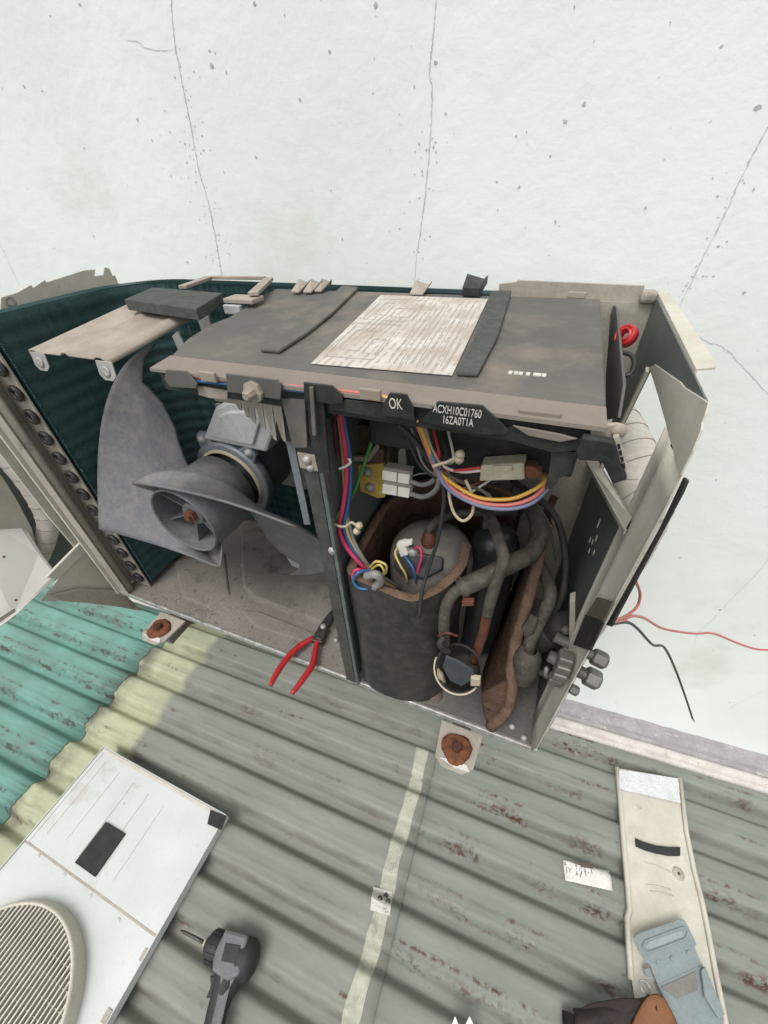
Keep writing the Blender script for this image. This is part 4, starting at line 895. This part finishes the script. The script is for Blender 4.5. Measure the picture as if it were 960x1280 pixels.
# run of wires along the front of the box, behind the guards
wire('front_run', [(238, 471, -.009), (284, 476, -.009), (350, 481, -.009), (385, 485, -.009), (430, 489, -.009), (486, 496, -.009)], .0026, CORAL, W)
wire('front_run', [(236, 475, -.0095), (284, 480, -.0095), (350, 486, -.0095), (430, 495, -.0095), (486, 501, -.0095)], .0024, BLUE, W)
wire('front_run', [(240, 473, -.0078), (300, 478, -.0078), (430, 492, -.0078), (484, 498, -.0078)], .0022, PINK, W)
wire('front_run', [(455, 492, -.0105), (470, 494, -.0105), (488, 498, -.0105)], .0022, YELLOW, W)
for px, py in ((262, 470), (464, 492)):
    p = aty(px, py, -.012); MB().box(p.x - .008, p.x + .008, -.0150, -.0118, p.z - .004, p.z + .004).build('wire_clip', DUSTY_BEIGE, eb, bevel=.0006)
# parts seen deep under the box
MB().prism([aty(*p, .16) for p in ((598, 545), (612, 545), (608, 590), (600, 590))], (0, .004, 0)).build('inner_board', BLACK, eb)
MB().prism([aty(*p, .05) for p in ((612, 556), (690, 566), (688, 584), (612, 576))], (0, .004, 0)).build('inner_shelf', BLACK, eb)
for px, py in ((568, 556), (576, 590)): MB().lathe([(0, .006), (.004, .005), (.006, 0)], aty(px, py, .06), (0, -1, 0), 12).build('inner_boss', GREYPIPE, eb, smooth=True)
MB().box(.585, .665, .10, .106, .35, .455).build('inner_cheek', BLACK, eb)

# ================================================================== OTHER THINGS
# steel wall brackets that carry the unit (seen only beside it)
BR = mat('rusty_bracket_steel', (.20, .19, .18), (.15, .09, .06), 14, .7, .3, .3, 90)
for k, cx in enumerate((.118, .684)):
    wy = WP.y + (cx - WP.x) * .06 - .002
    t = thing('wall_bracket', (cx, .2, -.04), ['steel wall bracket under the fan end of the opened unit', 'steel wall bracket under the compressor end of the opened unit'][k], 'bracket', 'brackets under the unit')
    MB().box(cx - .014, cx + .014, -.030, wy, -.066, -.0305).build('bracket_rail', BR, t, bevel=.002)
    MB().box(cx - .018, cx + .018, wy - .004, wy + .001, -.45, -.031).build('wall_plate', BR, t, bevel=.001)
    MB().bar((cx, .03, -.068), (cx, wy - .01, -.42), .026, .006, (1, 0, 0)).build('brace', BR, t, bevel=.001)

# pliers lying on the lip of the pan
pl = thing('pliers', atz(385, 820, .01), 'long-nose pliers with red handles resting on the front lip of the pan', 'pliers')
zp = .014
def pz(x, y, z=zp): return atz(x, y, z)
def handle(px, wds):
    P = spline([pz(*p) for p in px], 6); n_ = len(P); ww = [interp([(i / (len(wds) - 1), w_) for i, w_ in enumerate(wds)], k / (n_ - 1))[0] for k in range(n_)]
    return MB().tube(P, ww, 12)
handle([(338, 857), (345, 843), (358, 824), (374, 808), (392, 797)], [.0035, .0050, .0052, .0050, .0042]).build('handle', PLIERR, pl, smooth=True)
handle([(365, 867), (378, 850), (390, 832), (394, 815), (397, 800)], [.0035, .0050, .0052, .0050, .0042]).build('handle', PLIERR, pl, smooth=True)
jw = [pz(*p, .018) for p in ((389, 800), (398, 783), (409, 768), (419, 756), (420, 764), (413, 778), (407, 790), (402, 803))]
MB().prism(jw, (0, 0, -.008)).build('jaws', PLIERS_STEEL, pl, bevel=.0012)
jw = [pz(*p, .0185) for p in ((394, 797), (402, 783), (412, 770), (417, 768), (409, 784), (401, 800))]
MB().prism(jw, (0, 0, -.006)).build('jaws', PLIERS_STEEL, pl, bevel=.001)
MB().lathe([(0, .003), (.004, .003), (.005, .001), (.005, -.004)], pz(404, 783, .019), (0, 0, 1), 16).build('pivot', STEEL, pl, smooth=True)

# ---- removed front panel with its round fan grille, lying on the roof
ZP = ZR + .030
fp = thing('front_panel', (-.094, -.55, ZR), 'white front panel with round slatted fan grille lying on the roof', 'panel')
X0, X1, Y1, YS, Y0 = -.325, .137, -.166, -.404, -.93
GC = (-.102, -.655); GR = .200
BLACKPAD = mat('black_foam_pad', (.022, .024, .024), (.032, .033, .032), 40, .85, 0, .3, 200)
MB().box(X0, X1, YS + .0012, Y1, ZP - .0015, ZP).build('plain_section', WHITE_PAINT, fp)
# grille section: sheet with a round hole
angs = sorted([2 * math.pi * k / 72 for k in range(72)] + [math.atan2(y - GC[1], x - GC[0]) % (2 * math.pi) for x in (X0, X1) for y in (Y0, YS - .0012)])
def rect_hit(a_):
    dx, dy = math.cos(a_), math.sin(a_); t = min([q for q in (((X1 if dx > 0 else X0) - GC[0]) / dx if abs(dx) > 1e-9 else 9, ((YS - .0012 if dy > 0 else Y0) - GC[1]) / dy if abs(dy) > 1e-9 else 9) if q > 0])
    return (GC[0] + dx * t, GC[1] + dy * t)
ri = [(GC[0] + GR * math.cos(a_), GC[1] + GR * math.sin(a_), ZP - .002) for a_ in angs]; ro = [(*rect_hit(a_), ZP - .002) for a_ in angs]; n_ = len(angs)
mesh('grille_section', ri + ro, [(i, (i + 1) % n_, n_ + (i + 1) % n_, n_ + i) for i in range(n_)], WHITE_PAINT, fp, solid=.0015)
# folded rims
for nm, bx in (('rim', (X0 - .0025, X0 - .0002, Y0, Y1, ZR + .003, ZP + .004)), ('rim', (X1 + .0002, X1 + .0025, Y0, Y1, ZR + .003, ZP + .003)), ('rim', (X0 - .0025, X1 + .0025, Y1 + .0002, Y1 + .0025, ZR + .003, ZP + .004)), ('rim', (X0, X1, Y0 - .003, Y0 - .0002, ZR + .003, ZP + .003))):
    MB().box(*bx).build(nm, WHITE_PAINT, fp, bevel=.0008)
MB().box(X0 + .004, X1 - .012, Y1 - .010, Y1 - .001, ZP + .0003, ZP + .002).build('rim_fold', CREAM, fp, bevel=.0008)
MB().box(X0 + .001, X0 + .012, YS, Y1 - .012, ZP + .0003, ZP + .0016).build('rim_fold', WHITE_PAINT, fp, bevel=.0006)
MB().box(X0, X1, YS - .004, YS + .001, ZP - .004, ZP - .0004).build('section_joint', CREAM_DIRTY, fp, bevel=.0006)
for k in range(5):
    x = -.285 + k * .062; MB().box(x - .001, x + .001, YS + .030 + .01 * (k % 2), Y1 - .028 - .004 * k, ZP - .0005, ZP + .0012).build('pressed_line', CREAM, fp, bevel=.0008)
pq = [atz(x, y, ZP + .006) for x, y in ((132, 1027), (156, 1042), (118, 1096), (93, 1078))]
MB().prism(pq, (0, 0, -.0055)).build('foam_pad', BLACKPAD, fp, bevel=.0012)
tq = [atz(x, y, ZP + .0048) for x, y in ((263, 1012), (283, 1020), (277, 1038), (259, 1030))]
MB().prism(tq, (0, 0, -.0012)).build('black_tape', BLACKPAD, fp, bevel=.0004)
for px, py in ((80, 1094), (148, 1150), (113, 1120), (48, 1070)):
    MB().lathe([(0, .0025), (.0035, .002), (.005, .0005)], atz(px, py, ZP - .0015), (0, 0, 1), 12).build('dimple', WHITE_PAINT, fp, smooth=True)
for px, py in ((180, 1194), (133, 1270)):
    p = atz(px, py, ZP); MB().box(p.x - .006, p.x + .006, p.y - .010, p.y + .010, ZP - .001, ZP + .0006).build('clip_slot', CREAM_DIRTY, fp, bevel=.0006)
gr = MB().lathe([(GR + .004, -.001), (GR + .001, .020), (GR - .002, .034), (GR - .005, .038), (GR - .009, .037), (GR - .010, .026)], (GC[0], GC[1], ZP - .002), (0, 0, 1), 96).build('fan_grille', SLATM, fp, smooth=True)
k = 0
x = GC[0] - GR + .018
while x < GC[0] + GR - .012:
    h = math.sqrt(max(0, (GR - .0095) ** 2 - (x - GC[0]) ** 2)); bow = .006 * (1 - ((x - GC[0]) / GR) ** 2)
    MB().box(x - .0016, x + .0016, GC[1] - h, GC[1] + h, ZP + .022 + bow, ZP + .030 + bow).build('slat', SLATM, gr); x += .0105
y = GC[1] - GR + .034
while y < GC[1] + GR - .03:
    h = math.sqrt((GR - .0095) ** 2 - (y - GC[1]) ** 2); MB().box(GC[0] - h, GC[0] + h, y - .0009, y + .0009, ZP + .0195, ZP + .0262).build('cross_rib', SLATM, gr); y += .024

# ---- cordless drill lying on its side
zc = ZR + .036
dn = atz(262, 1181, zc); db = atz(318, 1203, zc); dax = (db - dn).normalized(); dl = (db - dn).length
dside = Vector((dax.y, -dax.x, 0))                     # towards the grip
dr = thing('cordless_drill', (dn.x, dn.y, ZR), 'grey and black cordless drill driver lying on the roof, bit towards the panel', 'drill')
hb = MB().lathe([(0, -.004), (.026, -.002), (.0315, .006), (.033, .024), (.033, .060), (.032, .070), (.028, .078), (0, .080)], dn + dax * .028, dax, 28).build('motor_housing', DRILLG, dr, smooth=True)
MB().prism([dn + dax * .030 - dside * .031 + Vector((0, 0, -.022)), dn + dax * .086 - dside * .034 + Vector((0, 0, -.022)), dn + dax * .096 + dside * .022 + Vector((0, 0, -.022)), dn + dax * .076 + dside * .036 + Vector((0, 0, -.022)), dn + dax * .034 + dside * .031 + Vector((0, 0, -.022))], (0, 0, .054)).build('gear_case', DRILLG, dr, bevel=.006)
MB().prism([dn + dax * .044 - dside * .012 + Vector((0, 0, .0315)), dn + dax * .078 - dside * .016 + Vector((0, 0, .0315)), dn + dax * .080 + dside * .010 + Vector((0, 0, .0315)), dn + dax * .048 + dside * .014 + Vector((0, 0, .0315))], (0, 0, .0022)).build('side_plate', DRILLK, dr, bevel=.0008)
MB().lathe([(.0, -.002), (.012, -.002), (.014, .002), (.022, .005), (.0265, .010), (.028, .024), (.027, .034), (0, .034)], dn - dax * .006, dax, 24).build('chuck', DRILLK, dr, smooth=True, bevel=.001)
for kk in range(14):
    a_ = 2 * math.pi * kk / 14; u_ = Vector((0, 0, 1)) * math.cos(a_) + dside * math.sin(a_)
    MB().bar(dn + dax * .006 + u_ * .0278, dn + dax * .026 + u_ * .0284, .004, .002, tuple(u_)).build('chuck_rib', DRILLK, dr)
MB().lathe([(0, -.010), (.006, -.010), (.007, .006)], dn - dax * .004, dax, 12).build('bit_holder', BEIGEW, dr, smooth=True)
tip = atz(226, 1163, zc - .004)
MB().tube([dn - dax * .012, dn.lerp(tip, .5), dn.lerp(tip, .9), tip], [.0036, .0034, .0030, .0012], 8).build('screw_bit', PLIERS_STEEL, dr, smooth=True)
rc_ = dn + dax * .090
MB().lathe([(.0325, -.014), (.0345, -.010), (.0345, .008), (.030, .018), (.016, .025), (0, .026)], rc_, dax, 28).build('rear_cap', DRILLK, dr, smooth=True)
g0 = dn + dax * .066 + dside * .020; g1 = atz(272, 1262, zc) ; g2 = atz(258, 1330, zc)
rows = []
for kk in range(9):
    t = kk / 8; c_ = g0.lerp(g1, t * 2) if t < .5 else g1.lerp(g2, t * 2 - 1); wd_ = lerp(.036, .021, min(1, t * 2.4)); th_ = lerp(.030, .020, min(1, t * 2))
    d_ = (g2 - g0).normalized(); s_ = Vector((d_.y, -d_.x, 0))
    rows.append([c_ + s_ * wd_ * math.cos(a_) + Vector((0, 0, th_ * math.sin(a_))) for a_ in [2 * math.pi * j / 20 for j in range(21)]])
MB().grid(rows).build('grip', DRILLK, dr, smooth=True)
s_ = Vector(((g2 - g0).normalized().y, -(g2 - g0).normalized().x, 0))
MB().prism([g0 + s_ * -.024 + Vector((0, 0, .027)), g0.lerp(g1, .45) + s_ * -.016 + Vector((0, 0, .022)), g0.lerp(g2, .95) + s_ * -.016 + Vector((0, 0, .020)), g0.lerp(g2, .95) + s_ * .002 + Vector((0, 0, .0235)), g0.lerp(g1, .5) + s_ * .004 + Vector((0, 0, .0255)), g0 + s_ * .012 + Vector((0, 0, .032))], (0, 0, -.004)).build('grip_panel', DRILLG, dr, bevel=.002)
tr = dn + dax * .030 + dside * .038
MB().prism([tr, tr + dax * .018 + dside * -.004, tr + dax * .022 + dside * .024, tr + dax * .008 + dside * .030, tr + dax * .010 + dside * .014], (0, 0, .014)).build('trigger', DRILLK, dr, bevel=.003)
for a_, b_, r_ in ((.055, .012, .0045), (.074, -.004, .0030), (.050, -.020, .0030), (.088, .02, .0030)):
    MB().lathe([(0, .002), (r_, .0015), (r_ * 1.2, -.004)], dn + dax * a_ + dside * b_ + Vector((0, 0, math.sqrt(max(.0002, .033 ** 2 - b_ ** 2)) - .001)), (0, 0, 1), 12).build('housing_screw', DRILLK, dr, smooth=True)
p = dn + dax * .080 + dside * .004 + Vector((0, 0, .0318))
MB().bar(p - dside * .010, p + dside * .010, .0035, .003, (0, 0, 1)).build('vent_mark', DRILLK, dr)
MB().bar(p - dside * .004 + Vector((0, 0, .0004)), p + dside * .002 + Vector((0, 0, .0004)), .0018, .003, (0, 0, 1)).build('red_mark', REDW, dr)
MB().bar(p - dside * .028 - dax * .006 + Vector((0, 0, -.012)), p - dside * .024 + dax * .002 + Vector((0, 0, -.009)), .005, .003, (0, 0, 1)).build('orange_mark', ORANGE, dr)

# ---- long cream side cover
zs_ = ZR + .012
cp = thing('side_cover', atz(820, 1090, ZR), 'long cream metal cover with foil-taped end and black foam strip on the roof', 'cover')
lf = [(772, 960), (777, 1010), (781, 1060), (786, 1112), (788, 1138), (785, 1148), (787, 1180), (790, 1226)]
rt = [(849, 973), (857, 1040), (867, 1090), (876, 1125), (884, 1165), (893, 1215), (905, 1275), (908, 1290)]
MB().prism([atz(x, y, zs_) for x, y in lf + [(800, 1290)] + rt[::-1]], (0, 0, -.002)).build('cover_sheet', CREAM, cp, bevel=.0006)
for e_, sgn in ((lf, 1), (rt, -1)):
    P = [atz(x, y, zs_) for x, y in e_]; rows = []
    for p in P:
        o_ = Vector((sgn, 0, 0)); rows.append([p + Vector((0, 0, -.008)) - o_ * .006, p + Vector((0, 0, .003)) - o_ * .006, p + Vector((0, 0, .0065)) - o_ * .002, p + Vector((0, 0, .005)) + o_ * .002, p + Vector((0, 0, .0005)) + o_ * .004])
    MB().grid(rows).build('cover_rim', CREAM, cp, smooth=True, solid=.0012)
rows = []
for kk in range(9):
    t = kk / 8; a_ = atz(774, 962 + 24 * t, zs_ + .007); b_ = atz(848 + 3 * t, 973 + 31 * t, zs_ + .007)
    rows.append([a_.lerp(b_, j / 10) + Vector((0, 0, random.uniform(-.0012, .0012))) for j in range(11)])
MB().grid(rows).build('foil_tape', FOIL, cp, smooth=True)
MB().grid([[atz(x, y, zs_ + .0055) for x, y in ((794, 1048), (806, 1053), (820, 1057), (836, 1059), (850, 1059))], [atz(x, y, zs_ + .0055) for x, y in ((795, 1058), (806, 1063), (820, 1067), (836, 1070), (850, 1070))]]).build('foam_strip', BLACKPAD, cp, solid=.004)
MB().lathe([(.003, .003), (.006, .004), (.012, .002), (.0135, 0)], atz(848, 1092, zs_), (0, 0, 1), 18).build('screw_boss', CREAM_DIRTY, cp, smooth=True)
MB().lathe([(0, .0035), (.0028, .003), (.003, .0)], atz(848, 1092, zs_), (0, 0, 1), 10).build('screw', PLIERS_STEEL, cp, smooth=True)
for a_, b_ in (((808, 1106), (838, 1112)), ((812, 1114), (842, 1120)), ((806, 1078), (838, 1090))):
    MB().tube([atz(*a_, zs_ + .0002), atz((a_[0] + b_[0]) / 2, (a_[1] + b_[1]) / 2 - 1, zs_ + .0008), atz(*b_, zs_ + .0002)], .0018, 6).build('pressed_mark', CREAM, cp, smooth=True)

# ---- grey plastic terminal cover leaning on it
zg = ZR + .045
gc = thing('terminal_cover', atz(845, 1215, ZR), 'small grey plastic cover with a rounded slot, on the cream cover', 'cover')
def gz(px, py, h=0): return atz(px, py, zg + h)
top_ = MB().prism([gz(792, 1172), gz(797, 1167), gz(852, 1148), gz(857, 1151), gz(871, 1180), gz(868, 1185), gz(812, 1205), gz(808, 1203)], (0, 0, -.004)).build('top_plate', COVERG, gc, bevel=.0012)
sl_ = [gz(*p, .0006) for p in ((803, 1184), (806, 1177), (812, 1174), (850, 1160), (856, 1161), (859, 1165), (857, 1172), (852, 1175), (814, 1189), (808, 1189))]
MB().tube(spline(sl_ + sl_[:1], 5), .0016, 8).build('slot_rim', COVERG, gc, smooth=True)
MB().prism([gz(805, 1184, -.0002), gz(812, 1177, -.0002), gz(852, 1163, -.0002), gz(855, 1170, -.0002), gz(814, 1186, -.0002)], (0, 0, .0006)).build('slot_floor', mat('grey_plastic_pale', (.30, .335, .335), (.26, .30, .30), 20, .35), gc)
MB().prism([gz(812, 1204, -.003), gz(868, 1184, -.003), gz(878, 1206, -.012), gz(822, 1230, -.012)], (0, 0, -.004)).build('step_face', COVERG, gc, bevel=.0012)
MB().prism([gz(822, 1229, -.0125), gz(878, 1205, -.0125), gz(905, 1272, -.0125), gz(903, 1290, -.0125), gz(852, 1295, -.0125)], (0, 0, -.018)).build('lower_box', COVERG, gc, bevel=.0015)
MB().prism([gz(826, 1234, -.0118), gz(870, 1214, -.0118), gz(872, 1238, -.0118), gz(846, 1248, -.0118)], (0, 0, .0008)).build('window_recess', mat('dusty_recess', (.20, .19, .17), (.17, .16, .145), 30, .7), gc)
MB().prism([gz(874, 1213, -.012), gz(879, 1208, -.012), gz(903, 1268, -.012), gz(896, 1273, -.012), gz(878, 1245, -.012)], (0, 0, .010)).build('side_wall', COVERG, gc, bevel=.0012)
MB().prism([gz(805, 1212, -.010), gz(812, 1208, -.010), gz(816, 1222, -.010), gz(806, 1218, -.010)], (0, 0, -.006)).build('side_lug', COVERG, gc, bevel=.001)
for px, py in ((820, 1201), (838, 1196), (858, 1189)):
    MB().prism([gz(px, py, .0), gz(px + 3, py - 1, .0), gz(px + 4, py + 3, -.002), gz(px + 1, py + 4, -.002)], (0, 0, .0015)).build('hinge_nib', COVERG, gc)

# ---- folded leather tool pouch at the lower edge
wl = thing('leather_pouch', atz(790, 1275, ZR), 'dark brown leather pouch with a tan flap beside the grey cover', 'pouch')
rows = []
for kk in range(13):
    t = kk / 12; a_ = math.pi * 1.15 * t
    l_ = atz(716, 1262, ZR + .03); r__ = atz(815, 1246, ZR + .045)
    rows.append([l_.lerp(r__, j / 8) + Vector((0, -.016 * (1 - math.cos(a_)) - .002 * math.sin(j * 1.3), .018 * math.sin(a_) + .004 * math.sin(j * .9))) for j in range(9)])
MB().grid(rows).build('rolled_edge', LEATHER, wl, smooth=True, solid=.004)
MB().grid([[atz(*p, z_) for p, z_ in (((722, 1254), ZR + .04), ((760, 1248), ZR + .055), ((812, 1240), ZR + .058))], [atz(*p, z_) for p, z_ in (((706, 1290), ZR + .03), ((760, 1290), ZR + .05), ((815, 1290), ZR + .055))]]).build('flap', LEATHER, wl, smooth=True, solid=.004, sub=2)
MB().lathe([(.018, 0), (.020, 0), (.020, .09), (.018, .09)], atz(716, 1268, ZR + .022), (.1, -1, 0), 18).build('roll_end', LEATHER, wl, smooth=True)
MB().grid([[atz(*p, z_) for p, z_ in (((808, 1243), ZR + .063), ((822, 1238), ZR + .066), ((834, 1250), ZR + .060))], [atz(*p, z_) for p, z_ in (((790, 1272), ZR + .060), ((822, 1262), ZR + .070), ((846, 1276), ZR + .058))], [atz(*p, z_) for p, z_ in (((780, 1300), ZR + .058), ((822, 1296), ZR + .066), ((858, 1300), ZR + .054))]]).build('tan_flap', TAN, wl, smooth=True, solid=.004, sub=1)
p = atz(806, 1234, ZR + .05)
MB().tube([p + Vector((.009 * math.cos(a_), .009 * math.sin(a_), .003 * math.sin(a_ * 2))) for a_ in [math.radians(x) for x in range(0, 361, 20)]], .0018, 8).build('metal_ring', STEEL, wl, smooth=True)

# ---- peeled sticker on the roof
st = thing('sticker', atz(735, 1094, ZR), 'peeled silver-white sticker with dark scribbles stuck on the grey roof', 'sticker')
c4 = [atz(x, y, ZR) for x, y in ((703, 1075), (762, 1088), (765, 1114), (706, 1101))]
def roofz(p):
    q = Matrix.Rotation(-ROT, 4, 'Z') @ (p - Vector((.5, 0, ZR))); return ZR + roof_h(q.y)
rows = []
for kk in range(9):
    t = kk / 8; rows.append([])
    for j in range(13):
        p = c4[0].lerp(c4[3], t).lerp(c4[1].lerp(c4[2], t), j / 12); rows[-1].append((p.x, p.y, max(roofz(p), ZR - .010) + .0035 + random.uniform(0, .0008)))
MB().grid(rows).build('sticker_sheet', PAPER, st, smooth=True, solid=.0008)
mb = MB()
for kk in range(26):
    u = random.uniform(.03, .62); v_ = lerp(.15, .75, random.random()); p = c4[0].lerp(c4[3], v_).lerp(c4[1].lerp(c4[2], v_), u); z_ = max(roofz(p), ZR - .010) + .0048
    mb.bar((p.x, p.y, z_), (p.x + random.uniform(-.003, .003), p.y + random.uniform(.003, .010), z_ + .0002), .0012, .0004)
mb.build('scribbles', PLIERS_STEEL, st)
q = [atz(*p, ZR + .0045) for p in ((712, 1077), (743, 1080), (741, 1086), (728, 1084), (716, 1084))]
MB().prism(q, (0, 0, -.001)).build('rust_edge', DUSTBROWN, st)

# ---- white plastic clip at the bottom edge
zt = ZR + .05
wc = thing('white_clip', atz(578, 1285, ZR), 'small white two-pronged plastic clip at the bottom edge', 'clip')
for px in ((565, 569, 573), (592, 587, 582)):
    MB().prism([atz(px[0], 1280, zt), atz(px[1], 1270, zt), atz(px[2], 1280, zt), atz(px[2] + (2 if px[2] < 578 else -2), 1295, zt), atz(px[0], 1300, zt)], (0, 0, -.006)).build('prong', CONN, wc, bevel=.001)
MB().prism([atz(565, 1296, zt + .0005), atz(592, 1296, zt + .0005), atz(590, 1330, zt + .0005), atz(567, 1330, zt + .0005)], (0, 0, -.05)).build('clip_body', CONN, wc, bevel=.002)

# ---- taped pipes behind the right-hand opening, and the loose supply wires
def taped(name, label, pts, r, px_=1):
    t = thing(name, pts[-1], label, 'pipe', 'taped refrigerant pipes'); P = spline(pts, 14); L_ = 0; rs = []
    for i, p in enumerate(P):
        if i: L_ += (p - P[i - 1]).length
        rs.append(r * (1 + .05 * ((L_ / .026) % 1.0)))
    MB().tube(P, rs, 22).build('pipe_wrap', TAPEW, t, smooth=True)
    for a_ in range(3, len(P) - 3, 6):                       # lapped edges of the tape
        tg = (P[a_ + 1] - P[a_ - 1]).normalized(); u_ = tg.orthogonal().normalized(); v_ = tg.cross(u_); tilt = random.uniform(.12, .3)
        MB().tube([P[a_] + (u_ * math.cos(q) + v_ * math.sin(q)) * (rs[a_] + .0002) + tg * rs[a_] * tilt * math.sin(q) for q in [math.radians(x) for x in range(0, 361, 15)]], .0006, 5).build('tape_edge', CLOTH, t, smooth=True)
    return t
taped('taped_pipe', 'white-taped pipe seen through the opening of the right side panel', [Vector((.830, .20, -.35)), Vector((.826, .190, .0)), aty(797, 660, .19), aty(799, 610, .20), aty(788, 568, .235), aty(770, 530, .29), aty(748, 495, .36)], .027)
lw = thing('loose_wires', aty(766, 778, .05), 'bare-ended red and black wires hanging loose before the white wall', 'wires')
wire('red_wire', [(795, 727, .10), (800, 742, .12), (797, 757, .12), (784, 769, .10), (764, 777, .06)], .0022, CORAL, lw)
wire('red_wire', [(764, 777, .06), (778, 776, .09), (790, 770, .12), (806, 773, .16), (830, 786, .22), (868, 792, .28), (892, 792, .32), (925, 805, .36), (950, 812, .38), (990, 812, .40)], .0026, CORAL, lw)
wire('black_wire', [(764, 780, .06), (784, 778, .10), (797, 786, .13), (816, 806, .18), (830, 809, .22), (843, 834, .26), (855, 866, .30), (866, 899, .33)], .0026, BLACKW, lw)
MB().tube([aty(866, 898, .33), aty(868, 902, .33)], .0012, 6).build('bare_end', COPPER, lw)

# ---- neighbouring unit at the left edge
nb = thing('neighbour_unit', (-.42, .12, 0), 'cream side of the next air conditioner at the left edge', 'air conditioner')
MB().box(-.72, -.16, -.02, .27, -.02, .40).build('cabinet', INNER_GREEN, nb, bevel=.006)
for cx in (-.60, -.28): MB().box(cx - .015, cx + .015, -.03, WP.y + (cx - WP.x) * .06 - .002, -.066, -.0205).build('support_rail', BR, nb, bevel=.002)
def npoly(name, px, x, d, m_): return MB().prism([atx(*p, x) for p in px], (d, 0, 0)).build(name, m_, nb, bevel=.0012)
npoly('side_sheet', ((52, 752), (74, 722), (112, 686), (152, 732), (152, 748)), -.030, -.003, CREAM)
npoly('cross_bar', ((58, 722), (102, 677), (113, 684), (74, 724)), -.026, -.006, CREAM)
npoly('side_post', ((-40, 490), (0, 546), (70, 640), (108, 690), (100, 692), (62, 648), (-40, 515)), -.034, -.004, CREAM)
npoly('valve_guard', ((-30, 560), (4, 597), (22, 626), (40, 660), (48, 690), (30, 700), (-30, 680)), -.110, -.006, CREAM)
npoly('base_skirt', ((64, 744), (100, 736), (152, 738), (178, 764), (150, 759), (110, 754), (80, 752)), -.022, -.003, CREAM_DIRTY)
taped('taped_pipe', 'bent white-taped pipe beside the neighbouring unit at the left edge', [atx(30, 722, -.130), atx(50, 692, -.124), atx(60, 656, -.115), atx(46, 620, -.112), atx(15, 578, -.112), atx(-25, 545, -.125), atx(-70, 520, -.15)], .0165)
vc = thing('valve_cover', atx(20, 760, -.03), 'white plastic valve cover hiding the lower end of the left taped pipe', 'cover')
q = [atx(x, y, xx) for x, y, xx in ((-60, 622, -.150), (0, 626, -.144), (18, 640, -.132), (36, 664, -.108), (53, 692, -.076), (74, 719, -.040), (20, 768, .004), (-60, 836, .030))]
MB().prism(q, (-.050, .002, -.035)).build('cover_shell', mat('white_plastic', (.86, .85, .80), (.81, .80, .75), 8, .4, 0, .05, 60, grime=.08), vc, bevel=.006)
q = [atx(x, y, .0100) for x, y in ((-20, 800), (0, 778), (20, 764), (18, 760), (0, 772), (-20, 792))]
MB().prism(q, (-.002, 0, 0)).build('cover_seam', CREAM, vc)
for px, py, xx in ((5, 696, -.0700), (20, 750, -.0090)): MB().lathe([(0, .001), (.0018, .0008), (.002, 0)], atx(px, py, xx), (1, 0, .5), 10).build('rivet', RUST, vc)
